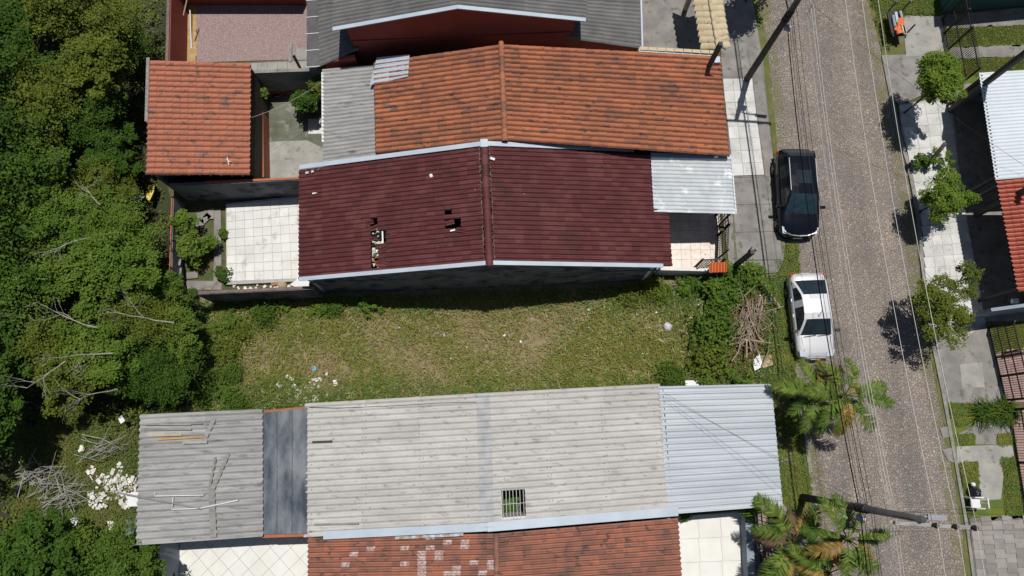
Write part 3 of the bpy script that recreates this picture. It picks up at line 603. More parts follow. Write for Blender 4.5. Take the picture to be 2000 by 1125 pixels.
strip(h, Z(1248, 97, 2.95), Z(1392, 106, 2.9), .2, 'zinc', .05)
for k in range(9):
    a = Z(1250+k*17, 94.5+k*.9, 3.0); b = Z(1266+k*17, 95.4+k*.9, 3.0); obj('coping_tile', MB().bar(a, b, .16, .05), M['tile_cream'], h)
obj('edge_trim', MB().bar(qR.P(1.005, 0)-up*.4, qR.P(1.005, 1)-up*.4, .04, .1), 'dark_iron', h)
wall(h, drop(qR.P(.95, 0)), drop(qR.P(.95, 1)), 'plaster_cream'); wall(h, drop(qL.P(.0, .02)), drop(qR.P(.95, .02)), 'plaster_cream')
wall(h, drop(qL.P(.95, .02)), drop(qL.P(0, .02)), 'plaster_cream'); wall(h, drop(qg.P(.92, 0)), drop(qg.P(.92, 1)), 'plaster_cream')
wall(h, drop(qg.P(.92, .02)), drop(qg.P(0, .02)), 'plaster_cream')
e = thing('service_post', G(1352, 192, 0), 'dark concrete service post rising through the orange roof corner', 'post')
p0 = G(1352, 192, 0); obj('shaft', MB().bar(p0, p0+Vector((0, 0, 4.75)), .17), 'pole', e); obj('cap_fitting', MB().bar(p0+Vector((0, .0, 4.6)), p0+Vector((.3, -.1, 4.5)), .08), 'steel', e)
obj('meter_box', MB().box(G(1400, 118, 2.95), (.25, .3, .16)), 'zinc', e)
# rear yard of the weathered house
struct('yard_slab', [(513, 200), (640, 150), (646, 360), (513, 360)], .04, -.05, 'concrete_moss')
struct('yard_slab_patch', [(523, 277), (600, 274), (632, 290), (632, 352), (523, 352)], .048, .0, 'concrete_light')
wt = thing('white_tile_patch', G(615, 245, 0), 'small patch of white tiles set in the mossy yard slab', 'tiles')
floor_tiles(wt, [G(602, 232, .065), G(640, 231, .065), G(640, 261, .065), G(602, 261, .065)], 2, 4, 'white_tile', .012, .03)
bwl = thing('boundary_wall', G(512, 285, 0), 'thin raw brick wall beside the mossy yard', 'wall')
wall(bwl, Z(511, 218, .9), Z(513, 346, .9), 'brick', .12)
nb = thing('boundary_wall', G(560, 150, 0), 'grey block wall between gravel yard and mossy yard', 'wall')
wall(nb, Z(488, 140, 2.0), Z(626, 135, 2.0), 'concrete', .16)
for k in range(24):
    p = G(rnd.uniform(518, 574), rnd.uniform(180, 190), 0); lv = rnd.choice((.07, .16, .25))
    obj('brick', MB().box((0, 0, 0), (.22, .12, .1), Matrix.Translation(p+Vector((0, 0, lv))) @ Matrix.Rotation(rnd.uniform(-.4, .4), 4, 'Z')), 'brick', None, label='loose orange brick in the heap below the grey block wall', cat='brick', group='bricks heaped in the mossy yard')
# tile roofed shed
h = thing('shed', G(400, 240, 0), 'open shed with single slope of red clay tiles by the thicket', 'shed')
qs = Quad(Z(293, 118, 3.05), Z(490, 124, 2.6), Z(488, 342, 2.6), Z(287, 340, 3.05))
sl = deck(h, qs, 13, 21); tile_field(sl, qs, 13, 21, tile_mesh('clay_tile_red', 'roman', 'tile_shed'), 300, None, 'roof_tile', .01)
strip(h, qs.P(-.015, -.02)+up*.6, qs.P(-.015, .55)+up*.6, .14, 'wood_grey', .05, name='barge_board')
for k in range(9): obj('rafter', MB().bar(qs.P(.08+k*.105, 1.0)-up*1.8, qs.P(.08+k*.105, .5)-up*1.8, .05, .1), 'wood_pale', h)
wall(h, drop(qs.P(.02, .02), dz=-.15), drop(qs.P(.02, .97), dz=-.15), 'plaster_grey'); wall(h, drop(qs.P(.02, .02), dz=-.15), drop(qs.P(.97, .02), dz=-.15), 'plaster_grey')
wall(h, drop(qs.P(.97, .02), dz=-.15), drop(qs.P(.97, .97), dz=-.15), 'batten')  # east wall coloured dark to stand in for the shaded shed interior
obj('gable_board', MB().q(qs.P(.05, .985)-up*3, qs.P(.5, .985)-up*3, qs.P(.5, .985)-up*5, qs.P(.05, .985)-up*8), 'wood_yellow', h)
obj('antenna', MB().bar(qs.P(.79, .86)+up*3, qs.P(.81, .93)+up*3.6, .03).bar(qs.P(.78, .88)+up*3.2, qs.P(.825, .9)+up*3.2, .025), 'pvc', h)
# ------------------------------------------------------------------ red house with two storeys
h = thing('house', G(880, 60, 0), 'two storey dark red house with grey corrugated roofs and blue edged gable', 'house')
A, B = G(677, 47, 4.85), G(1120, 29, 4.85); apx = (A+B)/2+Vector((0, 0, 1.0)); nn = Vector((0, 8, 0))
wall(h, A, apx, 'plaster_red', .2, name='gable_wall'); wall(h, apx, B, 'plaster_red', .2, name='gable_wall')
wall(h, A, A+nn, 'plaster_red', .2); wall(h, B+nn, B, 'plaster_red', .2)
ovl, ovr = Vector((-.55, -.28, .02)), Vector((.5, -.28, .02)); top = Vector((0, -.28, .22))
q1 = Quad(apx+top, A+ovl, A+ovl+nn, apx+top+nn); q2 = Quad(apx+top, B+ovr, B+ovr+nn, apx+top+nn)
for q_ in (q1, q2):
    sheets(h, q_, [0, .5, 1], [0, .14, .28, .42, 1], .177, .034, 'fibro_dark'); strip(h, q_.P(-.0, 0)+up*.9, q_.P(1.0, 0)+up*.9, .17, 'zinc', .05)
obj('string_course', MB().bar(lerp(A, Vector((A.x, A.y, 0)), .22)+Vector((0, -.13, 0)), lerp(B, Vector((B.x, B.y, 0)), .22)+Vector((0, -.13, 0)), .06, .06), 'plaster_red', h)
q3 = Quad(G(700, 95, 3.3), G(625, 128, 2.75), G(621, -60, 2.75), G(696, -60, 3.3)); sheets(h, q3, [0, 1], [0, .25, .5, .75, 1], .177, .034, 'fibro_dark')
q4 = Quad(G(1106, 73, 3.45), G(1253, 93, 2.9), G(1248, -80, 2.9), G(1100, -80, 3.45)); sheets(h, q4, [0, .5, 1], [0, .25, .5, .75, 1], .177, .034, 'fibro_dark')
strip(h, q4.P(1.01, 0)+up*.5, q4.P(1.01, 1)+up*.5, .07, 'zinc', .06, name='gutter')
wall(h, drop(q3.P(.9, .03)), drop(Vector((A.x, q3.P(.9, .03).y, 3.3))), 'plaster_red', .15); wall(h, drop(q3.P(.9, .03)), drop(q3.P(.9, 1)), 'plaster_red')
wall(h, drop(q4.P(0, .03)), drop(q4.P(.95, .03)), 'plaster_red', .15); wall(h, drop(q4.P(.95, .03)), drop(q4.P(.95, 1)), 'plaster_red')
pa = thing('awning', G(612, 60, 0), 'narrow smoked panel awning along the red house beside the gravel yard', 'awning')
for k in range(6):
    y0, y1 = 129-k*32.5, 129-(k+1)*32.5+1.2
    obj('panel', MB().slab([G(599, y0+2, 2.55), G(625, y0, 2.62), G(625, y1, 2.62), G(599, y1+1, 2.55)], .01), 'poly_brown', pa)
    obj('glazing_bar', MB().bar(G(598, y0+2.5, 2.56), G(626, y0, 2.63), .03), 'pvc', pa)
obj('edge_rail', MB().bar(G(626, 129, 2.64), G(622, -66, 2.64), .04), 'pvc', pa)
# gravel yard
struct('gravel_yard', [(386, -40), (600, -40), (605, 122), (575, 116), (384, 122)], .03, -.05, 'gravel')
struct('sand_strip', [(362, -40), (386, -40), (384, 122), (360, 122)], .024, -.05, 'sand')
sp = struct('slab_path', [(480, 122), (575, 116), (605, 118), (605, 140), (484, 142)], .035, -.05, 'joint')
floor_tiles(sp, [G(484, 123, .055), G(598, 118, .055), G(600, 137, .055), G(484, 141, .055)], 6, 1, 'concrete_light', .015, .03, 'slab')
floor_tiles(sp, [G(578, 95, .06), G(598, 95, .06), G(599, 117, .06), G(578, 117, .06)], 1, 1, 'concrete_light', .015, .03, 'slab')
rf = thing('boundary_wall', G(360, 50, 0), 'dark red block wall of horizontal courses beside the sand strip', 'wall')
a0, b0 = Z(331, -50, 1.75), Z(327, 121, 1.75)
wall(rf, a0, b0, 'batten', .1)
for k in range(9):
    zz = .1+k*.195; obj('block_course', MB().bar(Vector((a0.x+.06, a0.y, zz)), Vector((b0.x+.06, b0.y, zz)), .1, .165), 'plaster_red', rf)
strip(rf, a0+up*.6, b0+up*.6, .14, 'mortar', .06, name='coping')
rn = thing('boundary_wall', G(480, 10, 0), 'dark red rear wall closing the gravel yard', 'wall')
wall(rn, Vector((a0.x, G(480, 8).y, 2.2)), Vector((G(600, 8).x, G(480, 8).y, 2.2)), 'plaster_red', .15)
obj('leaning_pole', MB().tube([G(374, 95, .05), G(371, 20, .3)], .03), 'pvc', None, label='white pipe lying on the sand strip by the gravel yard', cat='pipe')
obj('leaning_pole', MB().tube([G(358, 30, 1.6), G(365, 0, 1.75)], .03), 'wood_pale', None, label='pale pole leaning over the dark red block wall', cat='pole')
tp = thing('clothes_post', G(589, 138, 0), 'weathered timber post with crossbar at the corner of the gravel yard', 'post')
p0 = G(589, 138, 0); obj('post', MB().bar(p0, G(572, 106, 1.9), .12), 'wood_grey', tp); obj('crossbar', MB().bar(G(568, 86, 1.95), G(567, 121, 1.95), .13, .07), 'wood_grey', tp)
# cream tiled gateway
struct('front_yard', [(1245, -60), (1400, -60), (1408, 100), (1250, 104)], .03, -.05, 'concrete')
gw = thing('gate_canopy', G(1390, 40, 0), 'gate canopy of cream and tan barrel tiles with a central ridge', 'canopy')
ya, yb = 97, -60
def gy(x, y, z): return G(x+(y-97)*.17, y, z)
qa = Quad(gy(1402, ya, 2.85), gy(1369, ya, 2.5), gy(1369, yb, 2.5), gy(1402, yb, 2.85)); qb = Quad(gy(1402, ya, 2.85), gy(1426, ya-4, 2.6), gy(1426, yb, 2.6), gy(1402, yb, 2.85))
tmc = tile_mesh('cream_tile', 'barrel', 'tile_cream')
for q_ in (qa, qb): d_ = deck(gw, q_, 2, 4, 'roof_slope', 'batten', .02); tile_field(d_, q_, 2, 13, tmc, 40, None, 'roof_tile', .02)
for k in range(9):
    a = lerp(qa.P(0, -.01), qa.P(0, 1), k/9)+up; b = lerp(qa.P(0, -.01), qa.P(0, 1), (k+1.06)/9)+up
    obj('ridge_tile', MB().tube([a, b], [.085, .1], 8), M['tile_cream'], gw, True)
for f in (.06, .95): obj('post', MB().bar(drop(qa.P(.3, f)), Vector((qa.P(.3, f).x, qa.P(.3, f).y, 0)), .2), 'plaster_cream', gw)
wall(gw, drop(qa.P(0, .05), dz=-.2), drop(qa.P(0, .97), dz=-.2), 'plaster_cream', .1, zb=1.9, name='lintel')
# ------------------------------------------------------------------ house with pale fibre cement roof
h = thing('house', G(950, 890, 0), 'long house under pale corrugated fibre cement roof with barred opening', 'house')
GR, GE = 3.5, 2.6
qL = Quad(Z(944, 769, GR), Z(600, 789, GE), Z(598, 1047, GE), Z(952, 1029, GR))
qR = Quad(Z(944, 769, GR), Z(1284, 751, GE), Z(1303, 1000, GE), Z(952, 1029, GR))
sheets(h, qL, [0, .345, .67, 1], [0, .17, .34, .51, .68, .84, 1], .235, .043, 'fibro')
sheets(h, qR, [0, .345, .67, 1], [0, .2, .4, .585, .74], .235, .043, 'fibro')
sheets(h, qR, [.345, .67, 1], [.74, .87, 1], .235, .043, 'fibro')
for u0, u1, v0, v1 in ((0, .078, .74, 1), (.21, .345, .74, 1), (.078, .21, .955, 1)):
    obj('roof_sheet', corr(qR, u0, u1, v0, v1, .235, .043, 'sin', .005, .015, 2, .01), 'fibro', h, True)
for k in range(7):
    for q_, s_ in ((qL, -1), (qR, 1)):
        obj('ridge_cap', corr(q_, -.002, .036, k/7-.004, (k+1)/7, .235, .043, 'sin', .06, .045, 1, .01), 'fibro_ridge', h, True)
for q_ in (qL, qR):      # fixings along the sheet laps
    fx = MB()
    for u in (.1, .34, .36, .66, .68, .97):
        for k in range(16):
            v = (k+.5)/16+rnd.uniform(-.004, .004)
            if q_ is qR and u < .22 and v > .72: continue
            fx.box(q_.P(u, v)+Vector((0, 0, .058)), (.024, .024, .03)) if rnd.random() < .6 else None
    obj('sheet_fixings', fx, 'batten', h, kind='stuff')
Lb, Rb, Tb = drop(qL.P(1, 1), .1, .2), drop(qR.P(.97, 1), 0, .2), drop(qL.P(0, 1), 0, .2)
Lt, Rt, Tt = drop(qL.P(1, 0), .1, -.2), drop(qR.P(.97, 0), 0, -.2), drop(qL.P(0, 0), 0, -.2)
for a, b in ((Lb, Tb), (Tb, Rb), (Lt, Tt), (Tt, Rt), (Lt, Lb), (Rt, Rb)): wall(h, a, b, 'plaster_white')
# zinc valley strips against the neighbour
for a, b, w in ((qL.P(.9, 1.0), qL.P(0, 1.0), .3), (qR.P(0, 1.0), qR.P(1.06, 1.0), .34)): strip(h, a+up*1.1, b+up*1.1, w, 'zinc', .04)
a, b = qL.P(.5, 1.045)+up*1.2, qL.P(.13, 1.045)+up*1.2; strip(h, a, b, .1, 'zinc_rust', .04, name='rusty_flashing')
# barred light well
lw = [qR.P(u, v) for u, v in ((.078, .74), (.21, .74), (.21, .955), (.078, .955))]
for k in range(7):
    f = (k+.5)/7; obj('window_bar', MB().bar(lerp(lw[0], lw[1], f)-up*1.2, lerp(lw[3], lw[2], f)-up*1.2, .02), 'steel', h)
obj('window_bar', MB().bar(lerp(lw[0], lw[3], .5)-up*1.4, lerp(lw[1], lw[2], .5)-up*1.4, .02), 'steel', h)
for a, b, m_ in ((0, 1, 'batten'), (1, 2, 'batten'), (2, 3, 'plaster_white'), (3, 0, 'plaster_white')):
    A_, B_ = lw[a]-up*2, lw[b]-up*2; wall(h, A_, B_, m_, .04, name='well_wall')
obj('well_floor', MB().slab([Vector((p.x, p.y, .9)) for p in lw], .1), 'concrete', h)
for (x, y, ln, m_) in ((610, 863, .8, 'batten'), (614, 1024, 1.8, 'wood_grey')):
    obj('loose_board', MB().bar(G(x, y, GE+.16), G(x+ln*48, y-1.5, GE+.16+ln*.12), .06, .03), m_, h)
# annex roof on the left
an = thing('annex', G(390, 930, 0), 'grey corrugated annex roof littered with boards and pipes by the thicket', 'annex')
qx = Quad(Z(513, 800, 2.75), Z(277, 811, 2.4), Z(269, 1063, 2.4), Z(514, 1046, 2.75))
sheets(an, qx, [0, .46, 1], [0, .16, .32, .48, .64, .82, 1], .25, .046, 'fibro_grey')
for a, b in (((.96, .03), (.96, .97)), ((.96, .03), (.03, .03)), ((.96, .97), (.03, .97))): wall(an, drop(qx.P(*a)), drop(qx.P(*b)), 'plaster_grey')
def onq(q_, px, py, dz):
    """point of the slope q_ under a pixel, dz above it"""
    z = 2.6
    for _ in range(6):
        p = G(px, py, z); d0 = q_.p[0]; n = q_.n(); z = d0.z-(n.x*(p.x-d0.x)+n.y*(p.y-d0.y))/n.z+dz
    return G(px, py, z)
boards = [(283, 829, 373, 829, .06, 'wood_grey', 'thin grey board at the top of the annex stack'), (275, 838, 374, 838, .07, 'wood_grey', 'long grey batten overhanging the annex edge'),
          (288, 850, 355, 848, .12, 'wood_pale', 'short brownish plank among the annex boards'), (308, 858, 397, 853, .08, 'wood_yellow', 'yellow timber plank lying on the annex roof'),
          (357, 864, 405, 863, .12, 'fibro_grey', 'grey offcut strip below the yellow plank'), (373, 828, 396, 827, .05, 'wood_grey', 'short grey lath beside the stacked boards'),
          (399, 860, 419, 816, .16, 'wood_grey', 'slanting weathered board near the stacked laths'), (410, 950, 421, 893, .09, 'wood_grey', 'narrow crooked board on the annex seam'),
          (416, 955, 446, 886, .14, 'wood_grey', 'long slanting weathered board on the annex seam'), (413, 950, 417, 1050, .24, 'wood_grey', 'wide weathered plank lying down the annex seam'), (414, 1050, 424, 1036, .1, 'wood_grey', 'broken board end below the wide plank')]
for x0, y0, x1, y1, w, m_, lb in boards:
    obj('board', MB().bar(onq(qx, x0, y0, .075), onq(qx, x1, y1, .08), w, .03), m_, None, label=lb, cat='board', group='boards on the annex roof')
for pts, r_, m_, lb in (([(228, 962), (300, 976), (392, 993)], .035, 'steel', 'long grey mast lying across the annex roof edge'), ([(303, 962), (303, 969), (398, 967)], .022, 'pvc', 'bent white pipe lying above the mast on the annex'),
                     ([(338, 972), (336, 995), (390, 993), (465, 977)], .025, 'pvc', 'crooked white pipe crossing the wide plank')):
    obj('pipe', MB().tube([onq(qx, x, y, .1 if x > 268 else .1) for x, y in pts], r_, 8), m_, None, label=lb, cat='pipe', group='pipes on the annex roof')
obj('water_box', MB().box(onq(qx, 266, 975, -.3), (.42, .5, .5)).box(onq(qx, 266, 975, -.04), (.46, .54, .04)), 'pvc', None, label='white lidded box standing at the annex roof edge', cat='box')
p0 = onq(qx, 266, 975, -.55); obj('box_stand', MB().box((p0.x, p0.y, (p0.z)/2), (.35, .4, p0.z)), 'brick', None, label='brick pier under the white lidded box', cat='pier')
# smoked panels between annex and house
sk = thing('skylight', G(556, 920, 0), 'dark smoked flat panels between annex and pale roof', 'skylight')
for k in range(3):
    x0, x1 = 512+k*29.5, 512+(k+1)*29.5-.8
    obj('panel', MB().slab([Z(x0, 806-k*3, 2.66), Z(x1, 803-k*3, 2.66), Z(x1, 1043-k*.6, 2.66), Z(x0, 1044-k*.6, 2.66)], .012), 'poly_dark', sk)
for y in (915, 975): obj('purlin', MB().bar(Z(514, y+2, 2.6), Z(600, y, 2.6), .05), 'steel', sk)
obj('frame', MB().bar(Z(511, 804, 2.65), Z(512, 1047, 2.65), .05), 'dark_iron', sk)
wall(sk, Z(512, 805, 2.6), Z(600, 797, 2.6), 'brick', .14); wall(sk, Z(512, 1047, 2.58), Z(600, 1044, 2.58), 'brick', .14)
# galvanised awning in front
qm = Quad(Z(1285, 756, 2.62), Z(1504, 751, 2.3), Z(1526, 986, 2.3), Z(1304, 1003, 2.62))
ma = thing('awning', G(1400, 870, 0), 'blue grey ribbed metal awning over the carport beside the palms', 'awning')
sheets(ma, qm, [0, 1], [0, .2, .4, .6, .8, 1], .245, .024, 'metal_roof', 'trap', smooth=False)
for v in (.03, .5, .97): obj('post', MB().bar(qm.P(.96, v)-up*1.2, Vector((qm.P(.96, v).x, qm.P(.96, v).y, 0)), .1), 'dark_iron', ma)
for u in (.04, .5, .96): obj('purlin', MB().bar(qm.P(u, .01)-up*1.4, qm.P(u, .99)-up*1.4, .06, .1), 'dark_iron', ma)
struct('carport_floor', [(1290, 775), (1500, 772), (1512, 985), (1300, 990)], .03, -.05, 'concrete')
# ------------------------------------------------------------------ low house with patched tiles
h = thing('house', G(960, 1100, 0), 'house with patched red clay tile roof next to the diagonal tiled terrace', 'house')
LR, LE = 3.35, 2.45
qL = Quad(Z(969, 1042, LR), Z(604, 1050, LE), Z(602, 1262, LE), Z(972, 1262, LR))
qR = Quad(Z(969, 1042, LR), Z(1322, 1012, LE), Z(1338, 1250, LE), Z(972, 1262, LR))
tm = tile_mesh('clay_tile_patched', 'roman', 'tile_low'); tpe = tile_mesh('clay_tile_peeling', 'roman', 'tile_peel')
r2 = random.Random(3); peel = {(i, j): r2.random() for i in range(30) for j in range(30)}
sl = deck(h, qL, 22, 21); tile_field(sl, qL, 22, 21, tm, 150, None, 'roof_tile', .014, alt=lambda i, j: tpe if peel[i, j] < (.2 if i < 9 else .05) else None)
sr = deck(h, qR, 22, 23); tile_field(sr, qR, 22, 23, tm, 150, None, 'roof_tile', .014)
for k in range(10):
    a = lerp(qL.P(0, 0), qL.P(0, 1), k/14); b = lerp(qL.P(0, 0), qL.P(0, 1), (k+1.08)/14)
    c = MB(); ax = (b-a).normalized(); sd_ = ax.cross(Vector((0, 0, 1)))
    for e, rr in ((a, .1), (b, .12)):
        for t in range(7):
            an_ = math.pi*t/6; c.v.append(tuple(e+sd_*math.cos(an_)*rr+Vector((0, 0, .05+math.sin(an_)*rr*.9))))
    for t in range(6): c.f.append((t, t+7, t+8, t+1))
    obj('ridge_tile', c, M['tile_low'], h, True)
wall(h, drop(qL.P(.96, 0)), drop(qL.P(.96, 1)), 'plaster_white'); wall(h, drop(qR.P(.96, 0)), drop(qR.P(.96, 1)), 'plaster_white')
wall(h, drop(qL.P(.96, .99)), drop(qL.P(0, .99)), 'plaster_white'); wall(h, drop(qR.P(0, .99)), drop(qR.P(.96, .99)), 'plaster_white')
# terrace of diagonal tiles, built as clipped squares
def clip(poly, x0, x1, y0, y1):
    for ax, lim, sg in ((0, x0, 1), (0, x1, -1), (1, y0, 1), (1, y1, -1)):
        out = []
        for i in range(len(poly)):
            p, q_ = poly[i-1], poly[i]; a, b = (p[ax]-lim)*sg, (q_[ax]-lim)*sg
            if (a >= 0) != (b >= 0): t = a/(a-b); out.append((p[0]+(q_[0]-p[0])*t, p[1]+(q_[1]-p[1])*t))
            if b >= 0: out.append(q_)
        poly = out
        if not poly: return poly
    return poly
te = struct('terrace', [(346, 1045), (612, 1030), (612, 1250), (346, 1250)], .03, -.05, 'joint_light')
X0, X1 = G(349, 1100).x, G(612, 1100).x; Y1, Y0 = G(480, 1030).y, G(480, 1240).y; s_ = .6
for i in range(-20, 20):
    for j in range(-20, 20):
        cx, cy = X0+(i+j)*s_*.7071, Y0+(i-j)*s_*.7071; r_ = (s_-.016)*.7071
        pl = clip([(cx-r_, cy), (cx, cy-r_), (cx+r_, cy), (cx, cy+r_)], X0, X1, Y0, Y1)
        if len(pl) > 2: obj('floor_tile', MB().prism([Vector((x, y, 0)) for x, y in pl], .055, .03), 'cream_tile', te)
tw = thing('boundary_wall', G(335, 1100, 0), 'grey blue painted wall with concrete coping beside the diagonal terrace', 'wall')
wall(tw, Z(309, 1062, 1.75), Z(309, 1260, 1.75), 'plaster_blue', .12); strip(tw, Z(307, 1060, 1.79), Z(307, 1260, 1.79), .14, 'concrete', .06, name='coping')
struct('terrace_step', [(334, 1050), (348, 1050), (348, 1250), (334, 1250)], .028, -.05, 'concrete')
ps = struct('patio', [(1318, 1010), (1470, 995), (1480, 1250), (1325, 1250)], .03, -.05, 'joint_light')
floor_tiles(ps, [G(1322, 1008, .055), G(1452, 1000, .055), G(1462, 1240, .055), G(1328, 1240, .055)], 3, 5, 'cream_tile', .01, .03, 'floor_slab')
pw = thing('boundary_wall', G(1462, 1080, 0), 'low dark blue wall along the pale front patio', 'wall')
wall(pw, Z(1462, 1000, .75), Z(1474, 1250, .75), 'plaster_blue', .3)
fence('railing', 'dark front railing of the pale patio beside the lower palms', G(1476, 995), G(1492, 1200), 1.5, 'dark_iron', 26)
obj('kerb_stone', MB().bar(G(1490, 992, .1), G(1506, 1140, .1), .2, .2), M['pinkbrick'], None, label='pinkish kerb strip under the front railing', cat='kerb')
# ------------------------------------------------------------------ buildings on the right
h = thing('carport', G(2010, 240, 0), 'carport with white corrugated roof across the street', 'carport')
qw = Quad(Z(1912, 143, 2.7), Z(2170, 128, 3.0), Z(2200, 330, 3.0), Z(1944, 350, 2.7)); sheets(h, qw, [0, .5, 1], [0, .2, .4, .6, .8, 1], .165, .022, 'white_roof')
for v in (.04, .97): obj('post', MB().bar(qw.P(.03, v)-up, Vector((qw.P(.03, v).x, qw.P(.03, v).y, 0)), .12), 'dark_iron', h)
obj('beam', MB().bar(qw.P(.02, 0)-up*1.5, qw.P(.02, 1)-up*1.5, .08, .14), 'dark_iron', h); wall(h, drop(qw.P(.45, 0)), drop(qw.P(.45, 1)), 'plaster_cream'); wall(h, drop(qw.P(.08, .02)), drop(qw.P(1, .02)), 'plaster_grey')
h = thing('carport', G(2010, 450, 0), 'carport with glossy red tile roof across the street', 'carport')
qt = Quad(Z(2200, 330, 3.6), Z(1946, 354, 2.7), Z(1988, 570, 2.7), Z(2240, 550, 3.6))
d_ = deck(h, qt, 15, 25); tile_field(d_, qt, 15, 25, tile_mesh('glazed_red_tile', 'roman', 'tile_red'), 140, None, 'roof_tile')
for v in (.03, .97): obj('post', MB().bar(qt.P(.97, v)-up, Vector((qt.P(.97, v).x, qt.P(.97, v).y, 0)), .12), 'dark_iron', h)
wall(h, drop(qt.P(.5, 0)), drop(qt.P(.5, 1)), 'plaster_cream'); wall(h, Z(1936, 605, 2.4), Z(2160, 575, 2.4), 'plaster_blue', .14); obj('beam', MB().bar(qt.P(.97, 0)-up*2, qt.P(.97, 1)-up*2, .08, .14), 'dark_iron', h)
tb = thing('house', G(1950, 5, 0), 'teal painted building side wall at the street corner', 'house')
wall(tb, G(1838, 26, 0)+Vector((0, .1, 3.4)), G(2120, 0, 0)+Vector((0, .1, 3.4)), 'teal', .2); wall(tb, G(1838, 26, 0)+Vector((0, .2, 3.4)), G(1828, -80, 0)+Vector((0, 0, 3.4)), 'teal', .2)
tq = Quad(G(1838, 26, 0)+Vector((-.2, -.0, 3.5)), G(2120, 0, 0)+Vector((0, -.0, 3.5)), G(2120, -160, 0)+Vector((0, 0, 3.9)), G(1828, -160, 0)+Vector((-.2, 0, 3.9))); sheets(tb, Quad(tq.p[0], tq.p[3], tq.p[2], tq.p[1]), [0, 1], [0, .25, .5, .75, 1], .177, .026, 'fibro_dark')
fence('railing', 'tall dark spiked railing before the striped lawns', G(1838, 40), G(1862, 175), 2.0, 'dark_iron', 36, spikes=True, posts=(0, .2, .45, 1), rails=(.08, .5, .95))
fence('railing', 'dark grid railing before the bright lawn and brick yard', G(1929, 640), G(1962, 782), 1.7, 'dark_iron', 34, rails=(.06, .35, .65, .97), posts=(0, .42, .68, 1))
fence('railing', 'dark railing beside the clipped verge squares', G(1970, 800), G(2004, 1010), 1.5, 'dark_iron', 40, rails=(.06, .5, .97), posts=(0, .5, 1))
fence('railing', 'short dark railing cutting across the brick yard', G(1957, 690), G(2080, 668), 1.0, 'dark_iron', 10, rails=(.97,), posts=(0, 1))
for a, lb in (((1852, 218), 'tall dark service post at the corner of the white carport'), ((1905, 420), 'dark slanting service post above the red tile carport')):
    p0 = G(*a); e = thing('service_post', p0, lb, 'post'); obj('shaft', MB().bar(p0, p0+Vector((0, 0, 6.2 if a[0] < 1900 else 4.6)), .2), 'pole', e)
obj('wall_lamp', MB().box(G(1982, 588, 1.4), (.25, .2, .15)), 'lamp_clear', None, label='small white lamp box on the blue wall under the red carport', cat='lamp')
p0 = G(1427, 526, 0); e = thing('service_post', p0, 'dark service post beside the orange tile cap and iron gate', 'post'); obj('shaft', MB().bar(p0, p0+Vector((0, 0, 3.0)), .17), 'pole', e)
obj('conduit', MB().tube([p0+Vector((.1, .06, 2.7)), p0+Vector((.16, .1, 3.05))], .05, 8), 'steel', e); obj('conduit', MB().tube([p0+Vector((-.02, .15, 2.5)), p0+Vector((.02, .22, 2.9))], .025, 6), 'dark_iron', e)
bx = thing('meter_box', G(1449, 519, .06), 'dark meter tray with two white bottles beside the service post', 'box')
obj('tray', MB().box(G(1449, 519, .1), (.5, .4, .08)), 'concrete', bx)
for x in (1443, 1452): obj('bottle', MB().tube([G(x, 518, .14), G(x, 518, .36)], [.1, .09], 8), 'pvc', bx)
# ------------------------------------------------------------------ utility poles
def pole(name, base, lab, lamp_dir, rack=True):
    t = thing(name, base, lab, 'utility pole', 'utility poles along the left pavement'); z = Vector((0, 0, 1))
    obj('shaft', MB().tube([base, base+z*9.0], [.16, .105], 12), 'pole', t, True)
    x = Vector((1, -.06, 0)).normalized()
    obj('crossarm', MB().bar(base+z*8.75-x*.75+Vector((0, -.16, 0)), base+z*8.75+x*1.65+Vector((0, -.16, 0)), .11, .12), 'wood_grey', t)
    for f in (.42, 1.02, 1.6):
        p = base+x*f+z*8.8+Vector((0, -.16, 0)); i_ = obj('insulator', MB().tube([p, p+z*.1, p+z*.2], [.07, .09, .05], 8), 'dark_iron', t)
    for k in range(4): obj('rack_insulator', MB().tube([base+Vector((.17, 0, 6.45+k*.2)), base+Vector((.17, 0, 6.55+k*.2))], .05, 8), 'pvc', t)
    obj('rack', MB().bar(base+Vector((.14, 0, 6.35)), base+Vector((.14, 0, 7.2)), .05), 'steel', t)
    for k in range(3): obj('cable_clamp', MB().tube([base+z*(4.9+k*.28), base+z*(5.05+k*.28)], .165, 10), 'dark_iron', t)
    obj('lamp_arm', MB().tube([base+z*7.4, base+z*7.7+lamp_dir*.5, base+z*7.8+lamp_dir*.95], .035, 8), 'steel', t)
    p = base+z*7.8+lamp_dir*1.1; obj('lamp_head', MB().bar(p-lamp_dir*.28, p+lamp_dir*.3,   .16, .1), 'steel', t)
    obj('splice_box', MB().tube([base+Vector((-.05, -.32, 4.9)), base+Vector((.2, -.42, 4.95))], .13, 10), 'steel', t)
    return t
PB1, PB2 = G(1458, 156), G(1566, 971)
pole('utility_pole', PB1, 'tall concrete utility pole with crossarm beside the pale paving slabs', Vector((1, -.1, 0)).normalized())
pole('utility_pole', PB2, 'tall concrete utility pole with crossarm rising between the palms', Vector((1, -.05, 0)).normalized())
def cable(name, a, b, sag, r_, m, lab, cat='cable', group=None, n=18):
    pts = [lerp(Vector(a), Vector(b), t/n)-Vector((0, 0, sag*4*(t/n)*(1-t/n))) for t in range(n+1)]
    obj(name, MB().tube(pts, r_, 5), m, None, True, label=lab, cat=cat, group=group)
dirp = (PB2-PB1); ext = dirp*.5
z = Vector((0, 0, 1)); x = Vector((1, -.06, 0)).normalized()
